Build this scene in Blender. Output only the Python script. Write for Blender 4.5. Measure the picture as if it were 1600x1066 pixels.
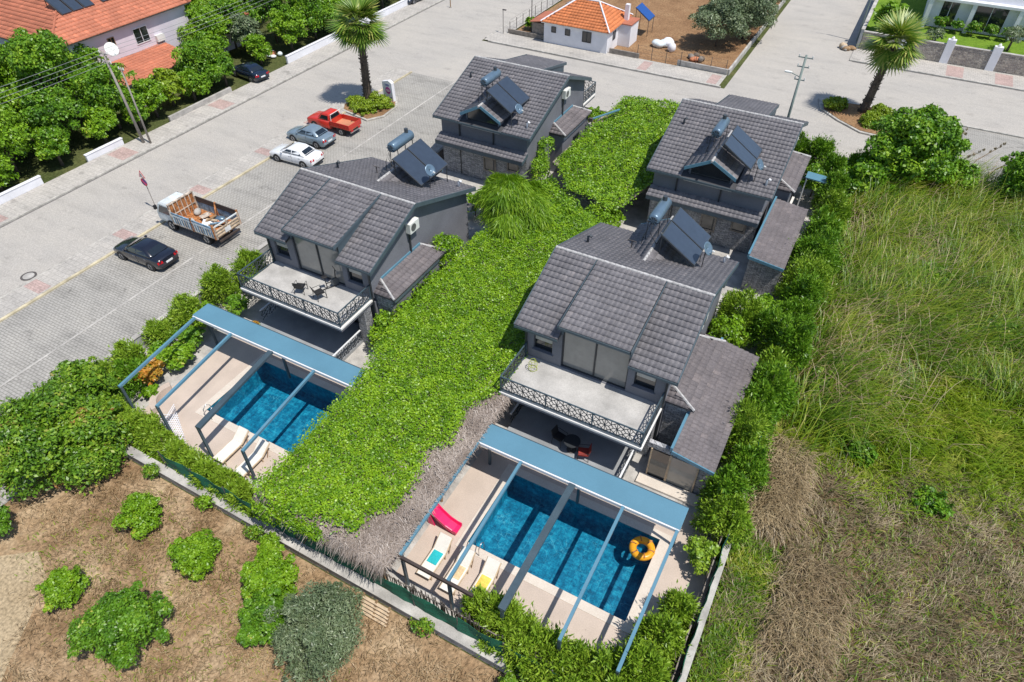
import bpy, bmesh, math, random
import numpy as np
from mathutils import Vector, Matrix
random.seed(7); rng=np.random.default_rng(7)
R=math.radians
for o in list(bpy.data.objects): bpy.data.objects.remove(o)
SC=bpy.context.scene; COL=SC.collection

# ------------------------------------------------------------------ camera, sky, sun, exposure
cam=bpy.data.objects.new('camera',bpy.data.cameras.new('camera')); COL.objects.link(cam)
cam.location=(0,0,27.3); cam.rotation_euler=(R(90-43.4656),0,R(28.4855))
cam.data.sensor_width=36; cam.data.lens=36*1040/1600; cam.data.clip_end=1000; cam.data.clip_start=.5
SC.camera=cam
SUN=Vector((.47,-.10,1)).normalized()
w=bpy.data.worlds.new('World'); SC.world=w; w.use_nodes=True
nt=w.node_tree; bg=nt.nodes['Background']; sky=nt.nodes.new('ShaderNodeTexSky')
sky.sky_type='NISHITA'; sky.sun_disc=False; sky.sun_elevation=math.asin(SUN.z); sky.sun_rotation=math.atan2(SUN.x,SUN.y)
sky.air_density=1.0; sky.dust_density=.6; sky.ozone_density=1.5
nt.links.new(sky.outputs[0],bg.inputs[0]); bg.inputs[1].default_value=.125
sl=bpy.data.lights.new('sun','SUN'); sl.energy=4.4; sl.angle=R(.53); sl.color=(1,.955,.89)
so=bpy.data.objects.new('sun',sl); COL.objects.link(so); so.rotation_euler=SUN.to_track_quat('Z','Y').to_euler(); so.location=(20,-10,60)
vs=SC.view_settings; vs.view_transform='Standard'; vs.look='None'; vs.gamma=1; vs.use_curve_mapping=False; vs.exposure=.1

# ------------------------------------------------------------------ materials
M={}
def nodes(name):
    m=bpy.data.materials.new(name); m.use_nodes=True; M[name]=m
    t=m.node_tree; b=t.nodes['Principled BSDF']; return m,t,b
def ND(t,ty,**k):
    n=t.nodes.new(ty)
    for a,v in k.items():
        if a in n.inputs.keys() if hasattr(n.inputs,'keys') else False: n.inputs[a].default_value=v
        else:
            try: setattr(n,a,v)
            except Exception: n.inputs[a].default_value=v
    return n
def coord(t,sc=(1,1,1),rot=(0,0,0),world=True):
    mp=t.nodes.new('ShaderNodeMapping'); mp.inputs['Scale'].default_value=sc; mp.inputs['Rotation'].default_value=rot
    if world: g=t.nodes.new('ShaderNodeNewGeometry'); t.links.new(g.outputs['Position'],mp.inputs[0])
    else: g=t.nodes.new('ShaderNodeTexCoord'); t.links.new(g.outputs['Object'],mp.inputs[0])
    return mp.outputs[0]
def noise(t,vec,scale,detail=4,rough=.55):
    n=t.nodes.new('ShaderNodeTexNoise'); n.inputs['Scale'].default_value=scale; n.inputs['Detail'].default_value=detail; n.inputs['Roughness'].default_value=rough
    t.links.new(vec,n.inputs['Vector']); return n.outputs['Fac']
def ramp(t,fac,stops):
    r=t.nodes.new('ShaderNodeValToRGB'); e=r.color_ramp.elements
    while len(e)<len(stops): e.new(.5)
    for el,(p,c) in zip(e,stops): el.position=p; el.color=(*c,1)
    t.links.new(fac,r.inputs[0]); return r.outputs[0]
def mix(t,fac,a,b,mode='MIX'):
    n=t.nodes.new('ShaderNodeMix'); n.data_type='RGBA'; n.blend_type=mode
    for s,v in((0,fac),(6,a),(7,b)):
        if isinstance(v,(int,float)): n.inputs[s].default_value=v
        elif isinstance(v,tuple): n.inputs[s].default_value=(*v,1)
        else: t.links.new(v,n.inputs[s])
    return n.outputs[2]
def bump(t,b,h,strength=.4,dist=.02):
    n=t.nodes.new('ShaderNodeBump'); n.inputs['Strength'].default_value=strength; n.inputs['Distance'].default_value=dist
    t.links.new(h,n.inputs['Height']); t.links.new(n.outputs[0],b.inputs['Normal'])
def pm(name,c,rough=.7,var=.25,sc=1.5,bm=0,bsc=25,metal=0,spec=.4,fine=.12,fsc=20):
    """plain paint / plaster / metal with soft uneven colour and fine grain"""
    m,t,b=nodes(name); v=coord(t)
    lo=tuple(x*(1-var) for x in c); hi=tuple(min(1,x*(1+var)) for x in c)
    col=ramp(t,noise(t,v,sc,5),[(.3,lo),(.7,hi)])
    if fine: col=mix(t,fine,col,ramp(t,noise(t,v,fsc,3),[(.3,(0,0,0)),(.7,(1,1,1))]),'OVERLAY')
    t.links.new(col,b.inputs['Base Color']); b.inputs['Roughness'].default_value=rough; b.inputs['Metallic'].default_value=metal
    b.inputs['Specular IOR Level'].default_value=spec
    if bm: bump(t,b,noise(t,v,bsc,4),bm)
    return m
def leafmat(name,stops,trans=.25,rough=.42):
    trans*=.55
    m,t,b=nodes(name); a=t.nodes.new('ShaderNodeAttribute'); a.attribute_name='rnd'
    col=ramp(t,a.outputs['Fac'],stops); t.links.new(col,b.inputs['Base Color']); b.inputs['Roughness'].default_value=rough; b.inputs['Specular IOR Level'].default_value=.45
    tr=t.nodes.new('ShaderNodeBsdfTranslucent'); t.links.new(mix(t,1.0,col,(1.0,1.0,.5),'MULTIPLY'),tr.inputs[0])
    mx=t.nodes.new('ShaderNodeMixShader'); mx.inputs[0].default_value=trans
    t.links.new(b.outputs[0],mx.inputs[1]); t.links.new(tr.outputs[0],mx.inputs[2])
    t.links.new(mx.outputs[0],t.nodes['Material Output'].inputs[0]); return m
def pavers(name,c,bw,bh,rot=0,mortar=.45,stain=.35,var=.12,msize=.012):
    m,t,b=nodes(name); v=coord(t,rot=(0,0,rot))
    br=t.nodes.new('ShaderNodeTexBrick'); br.inputs['Scale'].default_value=1; br.inputs['Brick Width'].default_value=bw; br.inputs['Row Height'].default_value=bh
    br.inputs['Mortar Size'].default_value=msize; br.inputs['Mortar Smooth'].default_value=.3; br.inputs['Bias'].default_value=0
    br.inputs['Color1'].default_value=(*[x*(1+var) for x in c],1); br.inputs['Color2'].default_value=(*[x*(1-var) for x in c],1); br.inputs['Mortar'].default_value=(*[x*mortar for x in c],1)
    t.links.new(v,br.inputs['Vector'])
    big=noise(t,v,.16,6,.6); med=noise(t,coord(t,sc=(.35,1.2,1)),.6,6,.65)
    col=mix(t,1,br.outputs['Color'],ramp(t,big,[(.3,(1-stain*.55,)*3),(.62,(1.03,1.02,1.0))]),'MULTIPLY')
    col=mix(t,1,col,ramp(t,med,[(.28,(1-stain,)*3),(.5,(1,1,1)),(.8,(1.06,1.05,1.03))]),'MULTIPLY')
    col=mix(t,1,col,ramp(t,noise(t,coord(t,sc=(.8,1,1)),.9,5,.6),[(.60,(1,1,1)),(.70,(1-stain*1.3,)*3)]),'MULTIPLY')
    col=mix(t,.16,col,ramp(t,noise(t,v,9,4),[(.3,(0,0,0)),(.7,(1,1,1))]),'OVERLAY')
    t.links.new(col,b.inputs['Base Color']); b.inputs['Roughness'].default_value=.85; b.inputs['Specular IOR Level'].default_value=.25
    bump(t,b,br.outputs['Fac'],-.35,.01); return m
def ground(name,cols,sc=.25,fsc=6,bm=.8):
    m,t,b=nodes(name); v=coord(t)
    c=ramp(t,noise(t,v,sc,8,.65),[(p,x) for p,x in cols])
    c=mix(t,.55,c,ramp(t,noise(t,v,fsc,6,.7),[(.3,(.05,.05,.05)),(.7,(.95,.95,.95))]),'OVERLAY')
    t.links.new(c,b.inputs['Base Color']); b.inputs['Roughness'].default_value=.95; b.inputs['Specular IOR Level'].default_value=.1
    bump(t,b,noise(t,v,fsc*1.5,6,.7),bm,.06); return m
# surfaces
pavers('road',(.435,.41,.375),.22,.11,mortar=.8,stain=.13,var=.04,msize=.008)
pavers('paving',(.395,.38,.35),.30,.18,mortar=.55,stain=.30,var=.05,msize=.02)
pavers('sidewalk',(.46,.435,.40),.4,.4,mortar=.68,stain=.22,var=.05,msize=.016)
pavers('redpaver',(.46,.34,.31),.3,.18,mortar=.7,stain=.2,msize=.015)
pm('kerb',(.42,.40,.36),.9,.3,2.5,.3); pm('kerb_yellow',(.50,.44,.30),.9,.35,1.2,.3); pm('concrete',(.42,.40,.37),.9,.3,1.2,.4); pm('concrete_grey',(.33,.34,.34),.9,.35,1.5,.5)
pm('gutter',(.17,.16,.15),.95,.3,2)
ground('dry_field',[(.3,(.15,.085,.04)),(.5,(.33,.225,.13)),(.7,(.48,.365,.235))],.45,7)
ground('soil',[(.25,(.17,.095,.05)),(.5,(.27,.16,.085)),(.75,(.34,.22,.12))],.4,5)
ground('sand_path',[(.3,(.33,.25,.15)),(.7,(.43,.34,.22))],.4,8,.3)
ground('wild_ground',[(.25,(.08,.10,.015)),(.5,(.16,.19,.03)),(.75,(.24,.22,.06))],.3,5)
ground('brown_ground',[(.25,(.10,.07,.035)),(.5,(.17,.12,.065)),(.75,(.25,.19,.11))],.35,6)
ground('lawn',[(.3,(.10,.19,.02)),(.7,(.17,.27,.03))],.6,9,.3)
ground('garden_ground',[(.3,(.05,.07,.02)),(.6,(.10,.11,.04)),(.8,(.18,.13,.08))],.4,5)
pm('deck',(.52,.43,.36),.75,.09,.8,.1,fine=.1); pm('coping',(.62,.55,.47),.6,.06,1); pm('balcony_floor',(.44,.425,.40),.7,.22,.9,fine=.12)
pm('terrace_floor',(.30,.31,.32),.35,.2,.8)
# villa
pm('wall_grey',(.170,.174,.195),.85,.12,.8,.15,40); pm('wall_trim',(.72,.70,.66),.8,.1,1.5); pm('wall_white',(.75,.75,.78),.85,.08,.8,.2,30)
pm('fascia',(.075,.105,.125),.5,.12,1); pm('roof_under',(.06,.06,.065),.8)
pm('steel_blue',(.105,.235,.315),.42,.07,.6,fine=.05); pm('steel_dark',(.055,.085,.105),.45,.15,1.2)
pm('beam_brown',(.055,.04,.035),.6); pm('frame_dark',(.035,.04,.045),.45,.1); pm('rail_metal',(.05,.058,.065),.45,.1); pm('white_metal',(.72,.73,.74),.45,.06)
pm('ridge_mortar',(.44,.43,.42),.9,.25,6); pm('ac_white',(.74,.74,.70),.5,.05); pm('ac_grill',(.12,.12,.12),.5)
def tilemat(name,c):
    m,t,b=nodes(name); v=coord(t); col=ramp(t,noise(t,v,.7,6,.6),[(.28,tuple(x*.82 for x in c)),(.72,tuple(x*1.15 for x in c))])
    a=t.nodes.new('ShaderNodeAttribute'); a.attribute_name='rnd'
    col=mix(t,1,col,ramp(t,a.outputs['Fac'],[(0,(.90,.90,.91)),(.93,(1.06,1.055,1.05)),(1,(1.28,1.24,1.2))]),'MULTIPLY')
    col=mix(t,.22,col,ramp(t,noise(t,v,14,4),[(.3,(0,0,0)),(.7,(1,1,1))]),'OVERLAY')
    t.links.new(col,b.inputs['Base Color']); b.inputs['Roughness'].default_value=.72; b.inputs['Specular IOR Level'].default_value=.35; return m
tilemat('tile_grey',(.168,.160,.168)); tilemat('tile_brown',(.150,.133,.135)); tilemat('tile_orange',(.60,.20,.075)); tilemat('tile_red',(.47,.165,.095))
def stonemat(name,c1,c2,rw,rh,mort,vert=True):
    m,t,b=nodes(name); v=coord(t)
    s=t.nodes.new('ShaderNodeSeparateXYZ'); t.links.new(v,s.inputs[0]); ad=t.nodes.new('ShaderNodeMath'); ad.operation='ADD'
    t.links.new(s.outputs[0],ad.inputs[0]); t.links.new(s.outputs[1],ad.inputs[1]); cb=t.nodes.new('ShaderNodeCombineXYZ'); t.links.new(ad.outputs[0],cb.inputs[0]); t.links.new(s.outputs[2],cb.inputs[1])
    br=t.nodes.new('ShaderNodeTexBrick'); br.offset=.37; br.inputs['Scale'].default_value=1; br.inputs['Brick Width'].default_value=rw; br.inputs['Row Height'].default_value=rh; br.inputs['Mortar Size'].default_value=.012; br.inputs['Mortar Smooth'].default_value=.4
    br.inputs['Color1'].default_value=(*c1,1); br.inputs['Color2'].default_value=(*c2,1); br.inputs['Mortar'].default_value=(*mort,1); t.links.new(cb.outputs[0],br.inputs['Vector'])
    n=noise(t,v,7,5); col=mix(t,.5,br.outputs['Color'],ramp(t,n,[(.3,(.1,.1,.1)),(.7,(.9,.9,.9))]),'OVERLAY')
    t.links.new(col,b.inputs['Base Color']); b.inputs['Roughness'].default_value=.85
    ad2=t.nodes.new('ShaderNodeMath'); ad2.operation='SUBTRACT'; t.links.new(n,ad2.inputs[0]); t.links.new(br.outputs['Fac'],ad2.inputs[1]); bump(t,b,ad2.outputs[0],.9,.05)
stonemat('stone_clad',(.46,.46,.47),(.25,.26,.28),.34,.085,(.05,.05,.055))
stonemat('rubble',(.42,.37,.31),(.24,.21,.19),.32,.22,(.55,.52,.47))
def flat(name,c,rough=.5,metal=0,spec=.5,coat=0):
    m,t,b=nodes(name); v=coord(t)
    col=ramp(t,noise(t,v,3,4),[(.3,tuple(x*.9 for x in c)),(.7,tuple(min(1,x*1.08) for x in c))]); t.links.new(col,b.inputs['Base Color'])
    b.inputs['Roughness'].default_value=rough; b.inputs['Metallic'].default_value=metal; b.inputs['Specular IOR Level'].default_value=spec; b.inputs['Coat Weight'].default_value=coat; b.inputs['Coat Roughness'].default_value=.08
for n,c,r in(('glass_pale',(.22,.22,.205),.1),('glass_dark',(.018,.022,.026),.08),('curtain',(.42,.41,.38),.25)): flat(n,c,r,0,.8,.5 if 'glass' in n else 0)
flat('solar_glass',(.040,.055,.080),.2,0,.7,.3); flat('solar_edge',(.10,.11,.12),.4,.6); flat('tank_steel',(.13,.20,.27),.35,.35); flat('tank_end',(.05,.06,.07),.5)
flat('solar_blue',(.01,.07,.30),.15,0,.7,.5)
flat('paint_white',(.78,.79,.80),.25,0,.5,.6); flat('paint_black',(.010,.012,.022),.2,0,.6,.8); flat('paint_silverblue',(.26,.34,.40),.3,.4,.5,.6); flat('paint_red',(.56,.035,.02),.35,0,.5,.4); flat('paint_navy',(.008,.016,.035),.2,0,.6,.8)
flat('car_glass',(.012,.018,.024),.06,0,.8,.5); flat('tyre',(.018,.018,.019),.9); flat('rim',(.42,.43,.45),.35,.7); flat('tail_red',(.45,.01,.015),.25); flat('headlight',(.7,.72,.72),.15); flat('black_plastic',(.02,.02,.022),.6); flat('plate',(.75,.76,.76),.5); flat('chrome',(.6,.6,.62),.25,.9)
pm('rust',(.36,.15,.055),.9,.75,5,.4,20,fine=.3); pm('rusty_white',(.50,.42,.34),.8,.55,4,.2,fine=.3,fsc=9); pm('truck_white',(.62,.66,.66),.5,.15,2,fine=.2,fsc=7); pm('truck_blue',(.20,.32,.42),.6,.6,3,fine=.3,fsc=8); pm('truck_dark',(.06,.045,.04),.7); pm('bed_tan',(.50,.22,.12),.7,.2,2)
pm('wood',(.30,.19,.10),.8,.3,4,.3); pm('wood_pale',(.52,.40,.27),.75,.2,4,.2); pm('wood_grey',(.24,.21,.18),.9,.3,3,.4); pm('bark',(.13,.10,.075),.95,.4,5,.8,18); pm('palm_bark',(.11,.085,.065),.95,.45,7,1,14); pm('pole_grey',(.30,.27,.24),.9,.2,3,.3); pm('pole_green',(.22,.27,.25),.7,.15,3); pm('thatch',(.30,.255,.215),.95,.35,2,.8,22,fine=.4,fsc=14)
pm('mesh_green',(.012,.13,.075),.8,.3,2,.5,30,fine=.3,fsc=25); pm('steel_white',(.70,.71,.72),.5); pm('cushion',(.74,.71,.64),.85,.06,3); pm('teal_cloth',(.02,.42,.45),.8,.1,3); pm('yellow_cloth',(.75,.55,.10),.8,.2,5); pm('tan_cloth',(.68,.50,.28),.8,.2,5); pm('red_plastic',(.78,.02,.13),.35,.05,2); pm('red_cloth',(.30,.04,.03),.7); pm('orange_vinyl',(.80,.36,.02),.35,.1,3); pm('tarp',(.70,.78,.80),.5,.18,2,.5,4); pm('beige_cloth',(.52,.42,.32),.85,.2,4); pm('magenta',(.45,.06,.28),.5); pm('sign_blue',(.03,.06,.28),.4); pm('sign_red',(.55,.02,.03),.4); pm('cable',(.25,.26,.27),.6); pm('lavender_wall',(.66,.60,.66),.85,.07,.6,.15,30); pm('terracotta',(.5,.2,.1),.8); pm('lime_leaf',(.35,.4,.05),.6); pm('iron',(.10,.09,.085),.7,.3,4)
def pooltile():
    m,t,b=nodes('pool_tile'); v=coord(t)
    n=t.nodes.new('ShaderNodeTexNoise'); n.inputs['Scale'].default_value=1.1; n.inputs['Detail'].default_value=3; t.links.new(v,n.inputs['Vector'])
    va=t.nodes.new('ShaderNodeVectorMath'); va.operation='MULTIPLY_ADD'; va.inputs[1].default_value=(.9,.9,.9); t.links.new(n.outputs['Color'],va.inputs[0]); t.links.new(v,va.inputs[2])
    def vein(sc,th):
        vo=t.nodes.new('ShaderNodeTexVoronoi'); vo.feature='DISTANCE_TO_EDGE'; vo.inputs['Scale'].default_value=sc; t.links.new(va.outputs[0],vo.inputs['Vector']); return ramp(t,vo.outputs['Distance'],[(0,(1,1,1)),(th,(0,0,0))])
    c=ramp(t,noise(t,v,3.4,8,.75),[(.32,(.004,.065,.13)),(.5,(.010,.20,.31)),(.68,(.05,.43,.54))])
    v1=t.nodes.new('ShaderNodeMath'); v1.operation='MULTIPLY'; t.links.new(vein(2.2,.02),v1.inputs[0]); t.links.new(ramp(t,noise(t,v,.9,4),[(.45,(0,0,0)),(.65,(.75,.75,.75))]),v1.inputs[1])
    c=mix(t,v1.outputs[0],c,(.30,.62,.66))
    br=t.nodes.new('ShaderNodeTexBrick'); br.offset=0; br.inputs['Scale'].default_value=1; br.inputs['Brick Width'].default_value=.3; br.inputs['Row Height'].default_value=.3; br.inputs['Mortar Size'].default_value=.008; br.inputs['Color1'].default_value=(1,1,1,1); br.inputs['Color2'].default_value=(.85,.88,.9,1); br.inputs['Mortar'].default_value=(.5,.55,.6,1); t.links.new(v,br.inputs['Vector']); c=mix(t,1,c,br.outputs['Color'],'MULTIPLY')
    t.links.new(c,b.inputs['Base Color']); b.inputs['Roughness'].default_value=.5
pooltile()
def watermat():
    m,t,b=nodes('water'); t.nodes.remove(b); tr=t.nodes.new('ShaderNodeBsdfTransparent'); tr.inputs[0].default_value=(.62,.90,.97,1); gl=t.nodes.new('ShaderNodeBsdfGlossy'); gl.inputs['Roughness'].default_value=.03
    fr=t.nodes.new('ShaderNodeFresnel'); fr.inputs[0].default_value=1.33; mx=t.nodes.new('ShaderNodeMixShader'); bp=t.nodes.new('ShaderNodeBump'); bp.inputs['Strength'].default_value=.25; bp.inputs['Distance'].default_value=.03
    t.links.new(noise(t,coord(t),3.5,3),bp.inputs['Height'])
    for n in(gl,fr): t.links.new(bp.outputs[0],n.inputs['Normal'])
    t.links.new(fr.outputs[0],mx.inputs[0]); t.links.new(tr.outputs[0],mx.inputs[1]); t.links.new(gl.outputs[0],mx.inputs[2]); t.links.new(mx.outputs[0],t.nodes['Material Output'].inputs[0])
watermat()
# foliage
leafmat('ivy',[(0,(.055,.145,.004)),(.5,(.165,.325,.008)),(1,(.32,.49,.02))],.3)
leafmat('citrus',[(0,(.06,.16,.006)),(.6,(.19,.36,.012)),(.93,(.28,.44,.03)),(1,(.42,.42,.05))],.3)
leafmat('citrus_dark',[(0,(.04,.12,.008)),(.6,(.12,.27,.014)),(.95,(.22,.38,.03)),(1,(.40,.40,.06))],.3)
leafmat('mulberry',[(0,(.04,.11,.008)),(.5,(.125,.26,.014)),(.82,(.26,.39,.03)),(.93,(.30,.25,.06)),(1,(.36,.16,.05))],.3)
leafmat('olive',[(0,(.075,.115,.055)),(.5,(.14,.19,.09)),(1,(.27,.32,.18))],.15)
leafmat('conifer',[(0,(.085,.18,.010)),(.5,(.20,.34,.022)),(1,(.35,.48,.05))],.3)
leafmat('conifer_dark',[(0,(.05,.14,.010)),(.5,(.13,.28,.016)),(1,(.26,.42,.03))],.3)
leafmat('broad',[(0,(.04,.12,.008)),(.5,(.13,.29,.012)),(1,(.31,.47,.03))],.4)
leafmat('willow',[(0,(.09,.22,.008)),(.5,(.21,.38,.02)),(1,(.36,.52,.04))],.7)
leafmat('hedge_lime',[(0,(.12,.20,.01)),(.5,(.22,.33,.015)),(1,(.32,.42,.03))],.25)
leafmat('palm_leaf',[(0,(.06,.14,.015)),(.5,(.16,.28,.03)),(.8,(.34,.40,.08)),(1,(.55,.50,.18))],.4)
leafmat('orange_flower',[(0,(.20,.22,.03)),(.4,(.40,.27,.03)),(1,(.62,.20,.03))])
leafmat('grey_shrub',[(0,(.10,.13,.09)),(1,(.24,.27,.20))])
leafmat('reed',[(0,(.045,.125,.006)),(.5,(.155,.265,.010)),(.82,(.32,.38,.028)),(1,(.56,.48,.17))],.4)
leafmat('lime_grass',[(0,(.11,.21,.003)),(.65,(.23,.34,.008)),(1,(.42,.42,.06))],.4)
leafmat('dry_brown',[(0,(.11,.085,.04)),(.5,(.28,.215,.12)),(1,(.50,.41,.26))],.1)
leafmat('straw',[(0,(.20,.14,.075)),(.5,(.36,.27,.15)),(1,(.54,.44,.27))],.15)
leafmat('straw_tan',[(0,(.15,.09,.04)),(.5,(.33,.225,.115)),(1,(.56,.43,.25))],.1)
leafmat('thatch_straw',[(0,(.16,.125,.10)),(.5,(.31,.255,.215)),(1,(.47,.405,.35))],.05)

# ------------------------------------------------------------------ mesh helpers
def link(o,parent=None):
    COL.objects.link(o)
    if parent: o.parent=parent
    return o
def tag(o,label=None,cat=None,group=None,kind=None):
    if label: o['label']=label
    if cat: o['category']=cat
    if group: o['group']=group
    if kind: o['kind']=kind
    return o
def thing(name,label,cat,loc=(0,0,0),rz=0,group=None):
    o=bpy.data.objects.new(name,None); o.empty_display_size=.3; o.location=loc; o.rotation_euler=(0,0,rz); link(o); return tag(o,label,cat,group)
class MB:
    def __init__(s): s.v=[]; s.f=[]
    def add(s,vs,fs):
        n=len(s.v); s.v+=[tuple(p) for p in vs]; s.f+=[tuple(i+n for i in f) for f in fs]; return s
    def box(s,x0,x1,y0,y1,z0,z1):
        return s.add([(x0,y0,z0),(x1,y0,z0),(x1,y1,z0),(x0,y1,z0),(x0,y0,z1),(x1,y0,z1),(x1,y1,z1),(x0,y1,z1)],[(0,3,2,1),(4,5,6,7),(0,1,5,4),(1,2,6,5),(2,3,7,6),(3,0,4,7)])
    def slab(s,pts,d):   # planar polygon extruded by vector d
        n=len(pts); d=Vector(d); top=[Vector(p)+d for p in pts]
        return s.add(list(pts)+top,[tuple(range(n))[::-1],tuple(range(n,2*n))]+[(i,(i+1)%n,(i+1)%n+n,i+n) for i in range(n)])
    def poly(s,*pts): return s.add(pts,[tuple(range(len(pts)))])
    def tube(s,pts,rad,n=6,cap=True):
        pts=[Vector(p) for p in pts]; rad=rad if isinstance(rad,(list,tuple)) else [rad]*len(pts); rings=[]
        for i,p in enumerate(pts):
            d=(pts[min(i+1,len(pts)-1)]-pts[max(i-1,0)]); d=d.normalized() if d.length>1e-6 else Vector((0,0,1))
            a=d.cross(Vector((0,0,1))) if abs(d.z)<.95 else d.cross(Vector((1,0,0))); a.normalize(); b=d.cross(a)
            rings.append([p+(a*math.cos(2*math.pi*k/n)+b*math.sin(2*math.pi*k/n))*rad[i] for k in range(n)])
        vs=[q for r in rings for q in r]; fs=[(i*n+k,i*n+(k+1)%n,(i+1)*n+(k+1)%n,(i+1)*n+k) for i in range(len(pts)-1) for k in range(n)]
        if cap: fs+=[tuple(range(n))[::-1],tuple((len(pts)-1)*n+k for k in range(n))]
        return s.add(vs,fs)
    def bar(s,a,b,w,h=None):
        h=h or w; a=Vector(a); b=Vector(b); d=(b-a).normalized(); x=d.cross(Vector((0,0,1))) if abs(d.z)<.98 else Vector((1,0,0)); x.normalize(); y=d.cross(x)
        o=[x*(w/2*i)+y*(h/2*j) for i,j in((-1,-1),(1,-1),(1,1),(-1,1))]
        return s.add([a+q for q in o]+[b+q for q in o],[(3,2,1,0),(4,5,6,7),(0,1,5,4),(1,2,6,5),(2,3,7,6),(3,0,4,7)])
    def loft(s,rings,close=True,cap=True):
        n=len(rings[0]); k=n if close else n-1
        fs=[(i*n+j,i*n+(j+1)%n,(i+1)*n+(j+1)%n,(i+1)*n+j) for i in range(len(rings)-1) for j in range(k)]
        if cap: fs+=[tuple(range(n))[::-1],tuple((len(rings)-1)*n+j for j in range(n))]
        return s.add([p for r in rings for p in r],fs)
    def build(s,name,mat,parent=None,loc=None,smooth=False,bev=0,kind=None):
        me=bpy.data.meshes.new(name); me.from_pydata(s.v,[],s.f); me.materials.append(M[mat]); me.update()
        if smooth: me.polygons.foreach_set('use_smooth',[True]*len(me.polygons))
        o=bpy.data.objects.new(name,me); link(o,parent)
        if loc: o.location=loc
        if bev:
            b=o.modifiers.new('b','BEVEL'); b.width=bev; b.segments=2; b.limit_method='ANGLE'; b.angle_limit=R(35)
        if kind: o['kind']=kind
        return o
def bx(name,mat,parent,*d,bev=0): return MB().box(*d).build(name,mat,parent,bev=bev)
def fast(name,V,F,mat,parent=None,rnd=None,kind=None,smooth=False):
    me=bpy.data.meshes.new(name); V=np.asarray(V,np.float32).reshape(-1,3); F=np.asarray(F,np.int32); k=F.shape[1]
    me.vertices.add(len(V)); me.vertices.foreach_set('co',V.ravel()); me.loops.add(F.size); me.loops.foreach_set('vertex_index',F.ravel())
    me.polygons.add(len(F)); me.polygons.foreach_set('loop_start',np.arange(0,F.size,k,dtype=np.int32)); me.update(calc_edges=True)
    if rnd is not None: a=me.attributes.new('rnd','FLOAT','POINT'); a.data.foreach_set('value',np.asarray(rnd,np.float32))
    if smooth: me.polygons.foreach_set('use_smooth',np.ones(len(F),bool))
    me.materials.append(M[mat]); o=bpy.data.objects.new(name,me); link(o,parent)
    if kind: o['kind']=kind
    return o
def struct(o): o['kind']='structure'; return o
def norm(a): return a/np.maximum(np.linalg.norm(a,axis=-1,keepdims=True),1e-9)
def sph(n): return norm(rng.normal(size=(n,3)))
def quads(P,A,B,bend=None):
    """leaf-shaped quads: centre P, half axes A (length) and B (width)"""
    V=np.stack([P-A,P+B*1.0-A*.1,P+A,P-B*1.0-A*.1],1); n=len(P)
    return V.reshape(-1,3),np.arange(4*n).reshape(n,4)
def cells(P,s,seed=0):   # clump value per position
    k=np.floor(P/s+seed).astype(np.int64); h=(k[:,0]*73856093)^(k[:,1]*19349663)^(k[:,2]*83492791); return ((h%1000)/1000.)
def foliage(lobes,n,size,mat,parent=None,name='crown',spray=0,flat_=0.3,low=-.35,kind=None,hollow=.35,asp=.5,reach=0):
    L=np.array(lobes,float); wgt=(L[:,3]*L[:,4]+L[:,3]*L[:,5]+L[:,4]*L[:,5]); idx=rng.choice(len(L),n,p=wgt/wgt.sum())
    d=sph(n); d[:,2]=np.where(d[:,2]<low,-d[:,2],d[:,2]); rad=1-hollow*rng.random(n)**1.6+reach*rng.random(n)**4
    ph=rng.random((len(L),3))*6.28
    bumpy=1+.10*np.sin(d[:,0]*7+ph[idx,0])*np.sin(d[:,1]*7+ph[idx,1])+.09*np.sin(d[:,2]*9+ph[idx,2])+.05*rng.normal(size=n)
    P=L[idx,:3]+d*L[idx,3:6]*(rad*bumpy)[:,None]
    sz=size*(.6+.8*rng.random(n))[:,None]
    if spray:
        ax=norm(d*1.0+np.array([0,0,spray])+.45*rng.normal(size=(n,3))); b=norm(np.cross(ax,sph(n)))
    else:
        nr=norm(d*.9+np.array([0,0,flat_])+.75*rng.normal(size=(n,3))); ax=norm(np.cross(nr,sph(n))); b=np.cross(nr,ax)
    V,F=quads(P,ax*sz*.5,b*sz*.5*asp)
    r=np.clip(.35*cells(P,size*2.6)+.3*cells(P,size*6,.3)+.5*rng.random(n)-.08,0,1); return fast(name,V,F,mat,parent,np.repeat(r,4),kind)
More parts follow.
